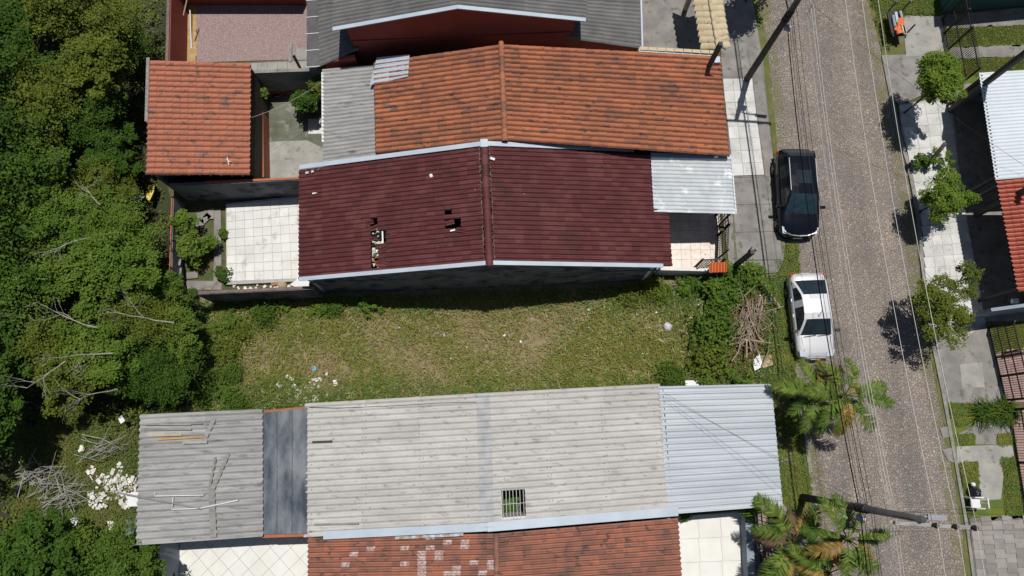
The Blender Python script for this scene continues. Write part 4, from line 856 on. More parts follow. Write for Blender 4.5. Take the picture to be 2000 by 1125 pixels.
for seg, (A, B) in enumerate(((PB1, PB2), (PB2, PB2+ext), (PB1-ext*.4, PB1))):
    sg = (.5, .15, .12)[seg]; wh_ = ('between the two utility poles', 'beyond the pole among the palms', 'beyond the pole by the pale slabs')[seg]
    for f in (.42, 1.02, 1.6): cable('power_line', A+x*f+z*9.0+Vector((0, -.16, 0)), B+x*f+z*9.0+Vector((0, -.16, 0)), sg*.8, .0095, 'wire_light', 'thin pale crossarm conductor '+wh_, group='crossarm conductors')
    for k in range(4): cable('power_line', A+Vector((.2, 0, 6.5+k*.2)), B+Vector((.2, 0, 6.5+k*.2)), sg, .0085, 'wire_light', 'pale conductor of the close set of four '+wh_, group='rack conductors')
    for k in range(5):
        o_ = Vector((rnd.uniform(.0, .28), 0, 4.95+k*.14)); cable('telecom_cable', A+o_, B+o_+Vector((rnd.uniform(-.05, .05), 0, 0)), sg*(1.0+.35*rnd.random()), (.021, .008, .012, .008, .01)[k], 'wire_dark', 'dark sagging telecom cable '+wh_, group='telecom bundle')
for a, b, lb in (((PB2+z*6.6), Z(1300, 775, 3.0), 'service drop sloping over the metal awning to the pale roof'), ((PB2+z*5.3), Z(1298, 768, 3.0), 'second thin drop over the metal awning'),
                 ((PB2+z*6.9), Z(2150, 985, 4), 'service drop crossing the road towards the paving stones'), ((PB2+z*6.5), Z(2150, 1012, 3.6), 'lower service drop crossing the road at the palms'),
                 ((PB1+z*6.9), Z(1408, 72, 4.6), 'service drop to the post on the orange roof'), ((PB1+z*5.2), Z(1410, 78, 4.4), 'lower service drop to the post on the orange roof'), ((PB1+z*6.6), Z(2010, 330, 3.2), 'long service drop crossing the road to the white carport'),
                 (Z(628, 160, 2.6), Z(490, 230, 2.6), 'slack washing line between the tiled shed and the grey lean-to roof')):
    cable('service_drop', a, b, .25, .006, 'wire_dark' if 'washing' not in lb else 'wire_light', lb)
obj('roof_cable', MB().tube([onq(Quad(Z(944, 769, GR), Z(600, 789, GE), Z(598, 1047, GE), Z(952, 1029, GR)), x_, y_, .06) for x_, y_ in ((604, 795), (660, 797), (760, 793), (860, 787), (930, 785))], .01, 5), 'wire_dark', None, label='thin dark cable lying along the pale corrugated roof edge', cat='cable')
# ------------------------------------------------------------------ cars
def car(name, label, front, rear, W, kind, paint, glassm):
    """front / rear: ground points; local +x is forward"""
    d = front-rear; L = d.length; t = thing(name, (front+rear)/2, label, 'car', 'cars parked by the left kerb', math.atan2(d.y, d.x))
    w = W/2
    if kind == 'hatch': body = [(0, .56, .52), (.012, .7, .62), (.035, .83, .72), (.07, .93, .79), (.12, .985, .86), (.26, 1, .95), (.4, 1, .98), (.7, 1, 1.0), (.84, .985, 1.0), (.91, .945, .99), (.955, .88, .97), (.985, .77, .88), (1, .6, .7)]
    else: body = [(0, .54, .48), (.01, .7, .57), (.03, .82, .66), (.06, .91, .73), (.12, .975, .79), (.27, 1, .87), (.4, 1, .9), (.66, 1, .93), (.8, .985, .96), (.9, .96, .955), (.95, .91, .94), (.985, .82, .86), (1, .68, .68)]
    if kind == 'hatch': green = [(.235, .93), (.30, 1.13), (.36, 1.31), (.42, 1.44), (.5, 1.49), (.62, 1.5), (.76, 1.48), (.85, 1.43), (.9, 1.3), (.955, 1.05)]; iw, ir = 3, 7; pil = (4, 6)
    else: green = [(.265, .86), (.32, 1.04), (.38, 1.22), (.43, 1.35), (.5, 1.41), (.58, 1.42), (.66, 1.40), (.715, 1.36), (.81, 1.17), (.9, .965)]; iw, ir = 3, 7; pil = (5,)
    X = lambda s: L/2-s*L
    def sec(s, wf, zt):
        ww = w*wf; cr = [(0, zt+.02), (.5*ww, zt+.012), (.8*ww, zt-.005), (.93*ww, zt-.05), (.985*ww, zt-.14), (ww, min(.62, zt-.18)), (ww*.985, .42), (ww*.93, .2)]
        return [(X(s), y, z_) for y, z_ in cr[::-1]]+[(X(s), -y, z_) for y, z_ in cr[1:]]
    b = MB(); fine = []
    for i in range(len(body)-1):
        for k in range(3): fine.append([lerp(body[i][q_], body[i+1][q_], k/3) for q_ in range(3)])
    fine.append(body[-1]); S = [sec(*f) for f in fine]; k = len(S[0])
    for s_ in S: b.v += s_
    for i in range(len(S)-1):
        for j in range(k-1): a = i*k+j; b.f.append((a, a+1, a+k+1, a+k))
    b.f.append(tuple(range(k))); b.f.append(tuple((len(S)-1)*k+j for j in range(k))[::-1])
    local('body', b.mesh('body', M[paint], True), t)
    roofz = max(g_[1] for g_ in green); wb, wt_ = w*.93, w*.70
    def zb(s):
        for i in range(len(body)-1):
            if body[i][0] <= s <= body[i+1][0]: return lerp(body[i][2], body[i+1][2], (s-body[i][0])/(body[i+1][0]-body[i][0]))
        return .9
    gs = []
    for s, zr in green:
        base = zb(s)-.02; f = max(0, min(1, (zr-base)/(roofz-base))); a = lerp(wb, wt_, f)
        if kind == 'hatch' and s > .8: a = lerp(wb*.93, wt_, f)
        gs.append([(X(s), wb if f > .02 else a, base), (X(s), a, max(base, zr-.03)), (X(s), a-.10, zr), (X(s), a*.4, zr+.025), (X(s), -a*.4, zr+.025), (X(s), -a+.10, zr), (X(s), -a, max(base, zr-.03)), (X(s), -wb if f > .02 else -a, base)])
    parts = {}
    for i in range(len(gs)-1):
        for j in range(7):
            q_ = (gs[i][j], gs[i][j+1], gs[i+1][j+1], gs[i+1][j])
            if j in (0, 6): key = f'side_window-{j}-{sum(i > q2 for q2 in pil)}' if 1 <= i <= ir and i not in pil else f'pillar-{j}-{i}'
            elif j in (1, 5): key = f'pillar-{j}-{"f" if i < iw else "r"}' if (i < iw or i >= ir) else 'roof'
            else: key = 'windshield' if i < iw else ('rear_window' if i >= ir else 'roof')
            parts.setdefault(key, MB()).q(*q_)
    for n_, p_ in parts.items():
        n_ = n_.split('-')[0]; local(n_, p_.mesh(n_, M[paint if n_ in ('roof', 'pillar') else (glassm if n_ == 'windshield' else 'car_glass')], n_ != 'side_window'), t)
    for sx in (.165, .80):
        for sy in (-1, 1):
            wh = local('wheel', MB().tube([(X(sx), sy*(w-.2), .3), (X(sx), sy*(w+.012), .3)], .3, 18).mesh('wheel', M['rubber']), t)
            rm = MB()
            for q_ in range(5):
                an_ = q_*2*math.pi/5; rm.bar((X(sx), sy*(w+.018), .3), (X(sx)+.19*math.cos(an_), sy*(w+.018), .3+.19*math.sin(an_)), .05, .012, up=(0, 1, 0))
            o = local('rim', rm.mesh('rim', M['alloy']), wh)
    for sy in (-1, 1):
        mr = MB().box((X(.31), sy*(w+.09), .96), (.12, .2, .13)); local('door_mirror', mr.mesh('door_mirror', M[paint if kind == 'hatch' else 'dark_iron']), t)
        local('headlight', MB().slab([(X(.03), sy*w*.86, .70), (X(.02), sy*w*.5, .68), (X(.07), sy*w*.5, .79), (X(.10), sy*w*.92, .80)], .02).mesh('headlight', M['lamp_clear']), t)
        local('tail_light', MB().box((X(.972), sy*w*.8, .77 if kind != 'hatch' else .66), (.11, .18, .12)).mesh('tail_light', M['lamp_red']), t)
        for s_ in (.5, .68): local('door_handle', MB().box((X(s_), sy*(w+.012), .8), (.14, .03, .03)).mesh('door_handle', M[paint if kind == 'hatch' else 'car_silver']), t)
    for dx, ya_, yb_ in ((.245, -.5, -.02), (.25, .05, .55)): local('wiper', MB().bar((X(dx), ya_*w*1.3, .985 if kind == 'hatch' else .9), (X(dx+.015), yb_*w*1.3, 1.02 if kind == 'hatch' else .94), .025).mesh('wiper', M['rubber']), t)
    local('number_plate', MB().box((X(1)-.012, 0, .6), (.02, .4, .13)).mesh('number_plate', M['pvc']), t)
    local('number_plate', MB().box((X(0)+.012, 0, .42), (.02, .4, .13)).mesh('number_plate', M['pvc']), t)
    local('grille', MB().bar((X(.012), -w*.5, .6), (X(.012), w*.5, .6), .03, .08).mesh('grille', M['steel']), t)
    local('bonnet_seam', MB().bar((X(.06), -w*.62, zb(.06)+.012), (X(.25), -w*.78, zb(.25)+.006), .012, .012).bar((X(.06), w*.62, zb(.06)+.012), (X(.25), w*.78, zb(.25)+.006), .012, .012).mesh('bonnet_seam', M['rubber']), t)
    for sy in (-1, 1):
        for s_ in (.31, .53, .72): local('door_gap', MB().bar((X(s_), sy*(w+.002), .34), (X(s_), sy*(w*.97+.004), .84), .014, .014).mesh('door_gap', M['rubber']), t)
        local('side_trim', MB().bar((X(.24), sy*(w+.006), .55), (X(.72), sy*(w+.006), .55), .02, .05).mesh('side_trim', M['rubber']), t)
    if kind != 'hatch': local('boot_seam', MB().tube([(X(.875), -w*.7, zb(.875)+.012), (X(.93), -w*.72, zb(.93)+.008), (X(.972), -w*.6, zb(.972)+.01), (X(.978), 0, zb(.978)+.018), (X(.972), w*.6, zb(.972)+.01), (X(.93), w*.72, zb(.93)+.008), (X(.875), w*.7, zb(.875)+.012)], .008, 4).mesh('boot_seam', M['rubber']), t)
    if kind == 'hatch':
        for sy in (-1, 1): local('roof_rail', MB().bar((X(.45), sy*wt_*.94, 1.51), (X(.82), sy*wt_*.94, 1.5), .03).mesh('roof_rail', M['steel']), t)
        local('sunroof', MB().slab([(X(.53), wt_*.55, 1.532), (X(.68), wt_*.55, 1.535), (X(.68), -wt_*.55, 1.535), (X(.53), -wt_*.55, 1.532)], .01).mesh('sunroof', M['car_glass']), t)
        local('grille_trim', MB().tube([(X(.045), -w*.82, .74), (X(.012), -w*.4, .69), (X(.004), 0, .68), (X(.012), w*.4, .69), (X(.045), w*.82, .74)], .022, 6).mesh('grille_trim', M['alloy']), t)
    else: local('antenna', MB().tube([(X(.45), 0, 1.41), (X(.5), 0, 1.75)], .012, 5).mesh('antenna', M['rubber']), t)
    return t
car('parked_car', 'black hatchback with roof rails parked across the driveway', G(1551, 470), G(1540, 304), 1.82, 'hatch', 'car_dark', 'car_glass_blue')
car('parked_car', 'silver grey saloon parked on the verge beside the vacant lot', G(1583, 704), G(1562, 541), 1.68, 'saloon', 'car_silver', 'car_glass')
# ------------------------------------------------------------------ vegetation
def leaf(b, p, n, s, asp=.55):
    a = n.cross(Vector((rnd.uniform(-1, 1), rnd.uniform(-1, 1), rnd.uniform(-1, 1))))
    if a.length < .05: a = n.cross(Vector((1, 0, 0)))
    a.normalize(); c = n.cross(a)*asp*s; a = a*s; k = len(b.v)
    b.v += [tuple(p-a), tuple(p+c), tuple(p+a), tuple(p-c)]; b.f.append((k, k+1, k+2, k+3))
def crown(seed, rx, rz, ncl, nlf, ls, cr=.38, lift=.0, low=.25):
    """leaf clumps spread over an uneven crown, gaps between them"""
    r = random.Random(seed); b = MB(); lobes = []
    for _ in range(7):
        a = r.random()*6.28; d = r.uniform(.15, .75)*rx
        lobes.append((Vector((d*math.cos(a), d*math.sin(a), r.uniform(-.25, .5)*rz)), r.uniform(.4, .68)*rx))
    for _ in range(ncl):
        c, lr = r.choice(lobes); v = Vector((r.gauss(0, 1), r.gauss(0, 1), r.gauss(low, 1))).normalized()
        o = c+Vector((v.x*lr, v.y*lr, v.z*lr*rz/rx))*r.uniform(.55, 1.08); k = cr*r.uniform(.55, 1.35)
        for _ in range(int(nlf*r.uniform(.5, 1.4))):
            w = Vector((r.gauss(0, 1), r.gauss(0, 1), r.gauss(0, 1))).normalized()*(r.random()**.45)
            p = o+Vector((w.x*k, w.y*k, w.z*k*.6)); n = (w*.6+Vector((r.gauss(0, .55), r.gauss(0, .55), 1))).normalized()
            a = n.cross(Vector((r.uniform(-1, 1), r.uniform(-1, 1), r.uniform(-1, 1)))).normalized(); s = ls*r.uniform(.6, 1.35); q = n.cross(a)*s*.55; a = a*s
            i = len(b.v); b.v += [tuple(p-a), tuple(p+q), tuple(p+a), tuple(p-q)]; b.f.append((i, i+1, i+2, i+3))
    return b, lobes
def spray_crown(seed, rx, rz, nbr, nlf, ls):
    """feathery crown: leaves set along thin boughs that radiate and fork"""
    r = random.Random(seed); b = MB(); lobes = []; limbs = []
    for k in range(nbr):
        a = r.random()*6.283; el = r.uniform(-.1, 1.25); L = rx*r.uniform(.6, 1.15); d = Vector((math.cos(a)*math.cos(el), math.sin(a)*math.cos(el), math.sin(el)*rz/rx)); s = Vector((r.gauss(0, .2), r.gauss(0, .2), -.1))
        e = d*L; lobes.append((e*.8, .3)) if k % 6 == 0 else None; limbs.append((e, s))
        for _ in range(nlf):
            f = r.uniform(.3, 1.05); o = d*L*f+s*f*f*L*.4; sp = .11+.2*f*(1.15-f)*2
            p = o+Vector((r.gauss(0, sp), r.gauss(0, sp), r.gauss(0, sp*.5))); n = Vector((r.gauss(0, .5)+d.x*.3, r.gauss(0, .5)+d.y*.3, 1)).normalized()
            q = n.cross(Vector((r.uniform(-1, 1), r.uniform(-1, 1), r.uniform(-1, 1)))).normalized(); z_ = ls*r.uniform(.6, 1.35); c = n.cross(q)*z_*.5; q = q*z_
            i = len(b.v); b.v += [tuple(p-q), tuple(p+c), tuple(p+q), tuple(p-c)]; b.f.append((i, i+1, i+2, i+3))
    return b, lobes
def tree_proto(name, seed, hgt, rx, rz, ncl, nlf, ls, leafm, label, group, cr=.38, trunk_r=.11, spray=False):
    t = thing(name, (0, 0, 0), label, 'tree' if 'tree' in name else 'shrub', group)
    cb, lobes = spray_crown(seed, rx*1.12, rz*1.2, int(ncl*.62), int(nlf*1.25), ls) if spray else crown(seed, rx, rz, ncl, nlf, ls, cr); cb.v = [(x, y, z+hgt) for x, y, z in cb.v]
    local('crown', cb.mesh('crown', M[leafm]), t)
    tb = MB(); top = Vector((0, 0, max(.1, hgt-rz*.5)))
    tb.tube([(0, 0, 0), (.06, .03, top.z*.5), top], [trunk_r, trunk_r*.8, trunk_r*.65], 7)
    for c, lr in lobes: e = Vector((c.x, c.y, c.z+hgt)); tb.tube([top, lerp(top, e, .5)+Vector((0, 0, -.1)), e+Vector((c.x, c.y, 0))*.3], [trunk_r*.5, trunk_r*.3, trunk_r*.12], 5)
    local('trunk', tb.mesh('trunk', M['bark' if leafm in ('leaf_e', 'leaf_b') else 'pale_stick'], True), t); return t
TG = 'trees of the thicket behind the houses'
KINDS = [('leaf_a', 'mid green leafy tree in the thicket behind the houses'), ('leaf_b', 'dark green dense tree in the thicket behind the houses'), ('leaf_c', 'olive green loose tree in the thicket behind the houses'), ('leaf_d', 'bright green fresh tree in the thicket behind the houses')]
protos = []
for k, (lm, lb) in enumerate(KINDS):
    for v in range(2):
        protos.append(tree_proto('thicket_tree', 11+k*5+v, 3.0+.4*v, 1.75+.25*v, 1.15+.35*v, 150, 105, .062, lm, lb, TG, .3, .11, v == 1))
first = [True]*len(protos)
def put(i, x, y, sc=1.0, zc=3.0, rz=None, **kw):
    p = G(x, y, zc*sc); loc = (p.x, p.y, -.05); a = rnd.random()*6.28 if rz is None else rz
    if first[i]:
        first[i] = False; o = protos[i]; o.location = loc; o.rotation_euler = (0, 0, a); o.scale = (sc,)*3; return o
    return copy_tree(protos[i], loc, a, sc)
D, MD, OL, BR = (2, 3), (0, 1), (4, 5), (6, 7)
spots = [(-60, -20, D, 1.1), (40, 30, D, 1.0), (130, 10, OL, .9), (210, 40, OL, .95), (255, 85, MD, .65), (185, 120, OL, 1.0), (20, 150, D, 1.1), (195, 165, D, .85), (120, 190, OL, 1.0), (40, 240, OL, 1.0), (180, 235, D, .9),
         (228, 300, D, .7), (-40, 300, D, 1.2), (60, 330, MD, 1.0), (190, 340, OL, .8), (235, 385, OL, .62), (110, 400, BR, .9), (185, 445, BR, .85), (250, 470, BR, .72), (-50, 500, D, 1.2), (100, 515, BR, .95), (230, 545, BR, .95),
         (30, 580, BR, 1.05), (305, 580, MD, .7), (290, 630, OL, .8), (80, 660, OL, .95), (200, 670, BR, .95), (345, 660, BR, .75), (-30, 680, D, 1.1), (130, 735, OL, .95), (265, 720, MD, .75), (330, 730, D, .8), (0, 780, OL, .8), (-50, 820, D, 1.1),
         (50, 1075, D, .95), (10, 1120, D, 1.15), (110, 1110, D, .95), (190, 1090, BR, .75), (245, 1110, MD, .75), (170, 1140, BR, .85), (-70, 150, D, 1.2), (-90, 620, D, 1.2), (70, -60, D, 1.1), (60, 1200, D, 1.1), (220, 1200, MD, 1.0)]
NM = ('mid green leafy', 'dark green dense', 'olive green loose', 'bright green fresh')
for x, y, kd, sc in spots:
    i = rnd.choice(kd); o = put(i, x, y, sc*rnd.uniform(.78, 1.12))
    wh_ = 'beside the dark red block wall' if y < 110 and x > 180 else 'behind the tiled shed' if y < 350 and x > 170 else 'beside the yellow tarpaulin' if y < 420 and x > 170 else 'against the mouldy yard wall' if y < 600 and x > 200 else 'at the end of the vacant lot' if y < 800 and x > 230 else 'below the rubble clearing' if y > 1000 and x > 80 else 'above the rubble clearing' if y > 760 else 'deep in the thicket'
    o['label'] = f'{NM[i//2]} tree {wh_}'
# undergrowth: one leafy mass on the thicket floor
ug = MB()
def inpoly(x, y, poly):
    c = False
    for i in range(len(poly)):
        (x0, y0), (x1, y1) = poly[i-1], poly[i]
        if (y0 > y) != (y1 > y) and x < (x1-x0)*(y-y0)/(y1-y0)+x0: c = not c
    return c
UP = [(-60, -60), (322, -60), (318, 110), (285, 120), (280, 340), (325, 390), (330, 560), (395, 600), (395, 790), (275, 812), (262, 1180), (-60, 1180)]
for _ in range(1900):
    x, y = rnd.uniform(-60, 400), rnd.uniform(-60, 1180)
    if not inpoly(x, y, UP) or (60 < x < 270 and 835 < y < 1045): continue
    p = G(x, y, 0); nn_ = noise.noise(Vector((p.x*.5, p.y*.5, 0)))
    hh = max(.1, .45+nn_*.6)
    for _ in range(16):
        q = p+Vector((rnd.gauss(0, .22), rnd.gauss(0, .22), rnd.random()*hh)); leaf(ug, q, Vector((rnd.gauss(0, .4), rnd.gauss(0, .4), 1)).normalized(), rnd.uniform(.05, .1))
obj('undergrowth', ug, 'leaf_c', None, kind='stuff', label='low leafy undergrowth covering the thicket floor', cat='undergrowth')
# grasses
def blades(name, poly, n, h0, h1, colf, lab, seed=5, wid=.012, zg=.03):
    r = random.Random(seed); b = MB(); xs = [p[0] for p in poly]; ys = [p[1] for p in poly]; k = 0
    while k < n:
        x, y = r.uniform(min(xs), max(xs)), r.uniform(min(ys), max(ys))
        if not inpoly(x, y, poly): continue
        k += 1; p = G(x, y, zg); dens, col = colf(x, y, p, r)
        if r.random() > dens: continue
        for _ in range(r.randint(3, 7)):
            a = r.random()*6.28; L = r.uniform(h0, h1)*(.6+dens*.6); t = r.uniform(.35, 1.3); d = Vector((math.cos(a), math.sin(a), 0)); q = p+Vector((r.gauss(0, .04), r.gauss(0, .04), 0))
            s = Vector((-d.y, d.x, 0))*wid*r.uniform(.7, 1.6); m1 = q+d*L*.45*math.sin(t)+Vector((0, 0, L*.55*math.cos(t)+L*.12)); e = q+d*L*math.sin(t)+Vector((0, 0, max(.02, L*.6*math.cos(t))))
            i = len(b.v); b.v += [tuple(q-s), tuple(q+s), tuple(m1+s*.8), tuple(m1-s*.8), tuple(e)]; b.f += [(i, i+1, i+2, i+3), (i+3, i+2, i+4)]
            c = [v*r.uniform(.75, 1.25) for v in col]; b.c += [c]*5
    obj(name, b, 'grass', None, kind='stuff', label=lab, cat='grass')
GREEN, OLIVE, TAN = (.1, .165, .026), (.215, .225, .042), (.4, .32, .15)
def mixc(a, b, t): t = max(0, min(1, t)); return [lerp(p, q, t) for p, q in zip(a, b)]
def lotcol(x, y, p, r):
    n1 = noise.noise(Vector((p.x*.45, p.y*.45, 3))); n2 = noise.noise(Vector((p.x*1.4, p.y*1.4, 9)))
    edge = max(0, (640-y)/50, (y-715)/45)*.8+max(0, (470-x)/90)+max(0, (x-1290)/120)
    dry = max(0, 1-abs(x-930)/340)*.6+n1*1.4+n2*.7-.12
    if 1090 < x < 1290 and y > 640: dry -= .45
    c = mixc(OLIVE, TAN, dry+r.uniform(-.25, .25)); c = mixc(c, GREEN, edge*.7+n2*.5+r.uniform(-.2, .2))
    if r.random() < .06: c = (.46, .4, .2)
    return max(.08, min(1, .66-dry*.3+edge*.4+n2*.8)), c
LOT = [(384, 592), (620, 584), (950, 575), (1300, 560), (1420, 545), (1500, 560), (1510, 745), (1285, 752), (930, 772), (600, 795), (515, 800), (390, 806)]
blades('grass', LOT, 17000, .1, .42, lotcol, 'dry olive and tan grass covering the vacant lot')
def vergecol(x, y, p, r):
    n2 = noise.noise(Vector((p.x*1.2, p.y*1.2, 4))); return .7+n2*.6, mixc(GREEN, OLIVE, .35+n2+r.uniform(-.3, .3))
blades('grass', [(40, 810), (230, 815), (268, 840), (268, 1060), (120, 1060), (30, 980)], 6500, .15, .5, lambda x, y, p, r: (.9, mixc((.1, .15, .028), (.19, .18, .05), noise.noise(p*.8)+.3+r.uniform(-.3, .3))), 'rank green grass in the rubble clearing', 12)
blades('grass', [(1495, 540), (1520, 535), (1535, 478), (1560, 480), (1560, 560), (1548, 640), (1552, 700), (1556, 770), (1505, 752)], 2400, .08, .24, vergecol, 'green verge grass around the silver car', 6)
blades('grass', [(1510, 800), (1555, 805), (1575, 880), (1588, 965), (1560, 1000), (1530, 980), (1520, 900)], 1200, .06, .18, vergecol, 'short verge grass beside the metal awning', 8, zg=.045)
blades('grass', [(1700, -5), (1832, -5), (1832, 28), (1770, 30), (1740, 20), (1735, 100), (1718, 60)], 1500, .1, .3, vergecol, 'rank verge grass round the rubbish rack', 9)
for k, pl in enumerate(([(1855, 790), (1905, 790), (1900, 815), (1890, 828), (1868, 832), (1860, 815)], [(1868, 850), (1901, 848), (1900, 866), (1872, 868)], [(1948, 850), (1976, 848), (1980, 866), (1949, 867)], [(1955, 895), (1985, 893), (1998, 1005), (1965, 1006), (1962, 930)], [(1875, 905), (1908, 902), (1912, 975), (1900, 1008), (1892, 1005)])):
    blades('grass', pl, (700, 300, 260, 900, 700)[k], .05, .16, vergecol, ('yellow green verge patch beside the drooping plant', 'small verge square by the kerb', 'small verge square by the railing', 'long verge strip under the railing', 'worn verge strip by the black bag')[k], 20+k, zg=.055)
for k, pl in enumerate(([(1845, 57), (2030, 48), (2030, 84), (1852, 90)], [(1856, 117), (2030, 108), (2030, 140), (1862, 150)], [(1935, 636), (2030, 628), (2030, 672), (1945, 686)])):
    blades('grass', pl, 1300, .03, .09, lambda x, y, p, r: (.85, mixc((.15, .16, .02), (.08, .12, .02), noise.noise(p*1.5)+.4+r.uniform(-.2, .2))), ('clipped yellow green lawn nearest the teal wall', 'clipped lawn beside the white carport', 'bright lawn behind the grid railing')[k], 40+k, zg=.035)
st = MB(); st.c = []
for k in range(330):      # flattened straw stalks
    x, y = rnd.uniform(430, 1380), rnd.uniform(600, 760)
    if not inpoly(x, y, LOT): continue
    p = G(x, y, rnd.uniform(.14, .3)); a = rnd.gauss(-.5, .5); d = Vector((math.cos(a), math.sin(a), rnd.gauss(0, .1)))*rnd.uniform(.12, .38); s_ = Vector((-d.y, d.x, 0))  .normalized()*.008
    st.q(p-d-s_, p-d+s_, p+d+s_*.4, p+d-s_*.4); c = mixc((.4, .34, .15), (.22, .23, .06), rnd.random()); st.c += [c]*4
obj('straw', st, 'grass', None, kind='stuff', label='pale flattened straw stalks strewn over the lot grass', cat='straw')
# weeds and shrubs of the vacant lot
def weed(seed, rx, rz, lm, lb, grp, ncl=14, nlf=40, ls=.07, cr=.2):
    t = thing('weed_shrub', (0, 0, 0), lb, 'shrub', grp); cb, lo = crown(seed, rx*1.05, rz*1.1, 30, 30, ls*.75, .15) if seed == 102 else spray_crown(seed, rx*1.3, rz*1.5, 28, 30, ls*.8); cb.v = [(x, y, z+rz*.7) for x, y, z in cb.v]
    local('foliage', cb.mesh('foliage', M[lm]), t)
    sb = MB()
    for c, _ in lo: sb.tube([(0, 0, 0), (c.x*.6, c.y*.6, rz*.6), (c.x, c.y, c.z+rz)], [.018, .012, .006], 4)
    local('stem', sb.mesh('stem', M['bark']), t); return t
W1 = weed(101, .42, .38, 'leaf_a', 'low dark weed clump at the edge of the vacant lot', 'weed clumps round the vacant lot')
W2 = weed(102, .5, .42, 'leaf_d', 'low mid green weed clump at the edge of the vacant lot', 'weed clumps round the vacant lot')
W3 = weed(103, .42, .35, 'leaf_c', 'low olive weed clump at the edge of the vacant lot', 'weed clumps round the vacant lot')
W = [W1, W2, W3]; used = [0, 0, 0]
def putw(i, x, y, sc):
    p = G(x, y, 0)
    if not used[i]: used[i] = 1; W[i].location = p; W[i].scale = (sc,)*3; W[i].rotation_euler = (0, 0, rnd.random()*6); o = W[i]
    else: o = copy_tree(W[i], p, rnd.random()*6.28, sc)
    wh_ = 'round the brush pile' if x > 1375 else 'at the thicket end of the vacant lot' if x < 485 else 'in the shade line of the maroon house' if y < 630 else 'along the edge of the pale roof' if y > 730 else 'in the open grass of the vacant lot'
    o['label'] = ('mid green', 'bright green', 'olive')[i]+' weed clump '+wh_
wspots = [(495, 600, 1), (520, 612, 0), (560, 605, 1), (620, 606, 1), (655, 602, 0), (455, 620, 1), (430, 650, 1), (415, 690, 0), (425, 730, 1), (410, 765, 0), (440, 770, 1), (470, 785, 0), (480, 650, 2), (450, 690, 2), (460, 730, 0), (730, 600, 1),
          (1290, 565, 1), (1330, 562, 1), (1350, 556, 0), (1395, 562, 0), (1405, 590, 1), (1390, 640, 0), (1400, 690, 1), (1440, 745, 1), (1380, 700, 2), (1370, 735, 1), (1300, 735, 2), (1270, 570, 2), (1415, 545, 1), (1445, 548, 0), (1470, 550, 1), (1230, 580, 2), (1310, 745, 0), (1400, 575, 1)]
for x, y, i in wspots: putw(i, x+rnd.uniform(-4, 4), y+rnd.uniform(-4, 4), rnd.uniform(.75, 1.25)*(1.45 if x > 1370 else .9))
def single(name, seed, x, y, hgt, rx, rz, ncl, nlf, ls, lm, lb, cr=.3, zc=None, tr=.06):
    t = tree_proto(name, seed, hgt, rx, rz, ncl, nlf, ls, lm, lb, None, cr, tr); p = G(x, y, zc if zc is not None else hgt); t.location = (p.x, p.y, 0); return t
single('yard_shrub', 201, 382, 480, .95, .75, .6, 46, 60, .07, 'leaf_d', 'bright leafy shrub in the narrow yard by the mouldy wall', .24)
single('yard_shrub', 202, 362, 430, 1.0, .5, .5, 22, 50, .07, 'leaf_d', 'lanky bright shrub leaning over the mouldy wall', .2)
single('yard_shrub', 203, 437, 455, .3, .25, .3, 10, 40, .05, 'leaf_a', 'small weed growing against the white patio edge', .14)
single('yard_shrub', 204, 432, 535, .35, .4, .3, 16, 40, .06, 'leaf_b', 'dark weed at the patio corner beside the concrete strip', .18)
single('yard_shrub', 205, 600, 205, 1.1, .62, .7, 40, 60, .07, 'leaf_b', 'dark shrub against the grey lean-to roof in the mossy yard', .26)
single('yard_shrub', 206, 621, 170, 1.5, .38, .5, 18, 50, .07, 'leaf_c', 'yellow green shrub beside the white gutter', .2)
single('yard_shrub', 207, 508, 188, .9, .28, .4, 14, 45, .08, 'leaf_d', 'small bright shrub beside the brick heap', .16)
single('yard_shrub', 208, 1000, 985, 1.4, .5, .35, 24, 50, .08, 'leaf_a', 'green plant seen through the barred roof opening', .22)
single('yard_shrub', 209, 1340, 1003, .5, .35, .2, 12, 40, .05, 'leaf_b', 'thin creeping plant at the pale patio edge', .14)
single('yard_shrub', 210, 1460, 1000, 1.0, .36, .3, 16, 45, .06, 'leaf_d', 'bright potted shrub under the metal awning corner', .18)
single('yard_shrub', 211, 326, 1118, .55, .36, .3, 18, 50, .05, 'leaf_a', 'round potted shrub by the blue painted wall', .16)
single('street_tree', 221, 1832, 165, 2.8, 1.25, 1.05, 120, 130, .052, 'leaf_e', 'leafy street tree beside the spiked railing and white paving', .3)
single('street_tree', 222, 1850, 383, 2.2, 1.12, .9, 135, 130, .046, 'leaf_e', 'dense rounded street tree before the red tile carport', .26)
single('street_tree', 223, 1850, 590, 2.3, 1.35, .9, 95, 95, .05, 'leaf_c', 'loose feathery street tree with bare twigs at the paving end', .3)
single('street_tree', 224, 1885, 545, 2.4, .7, .7, 26, 80, .045, 'leaf_c', 'thin yellowing sapling reaching towards the red tile carport', .24)
single('street_tree', 225, 1500, -82, 3.2, 1.2, 1.0, 70, 70, .09, 'leaf_b', 'dark tree shading the pavement beside the gate canopy', .36)
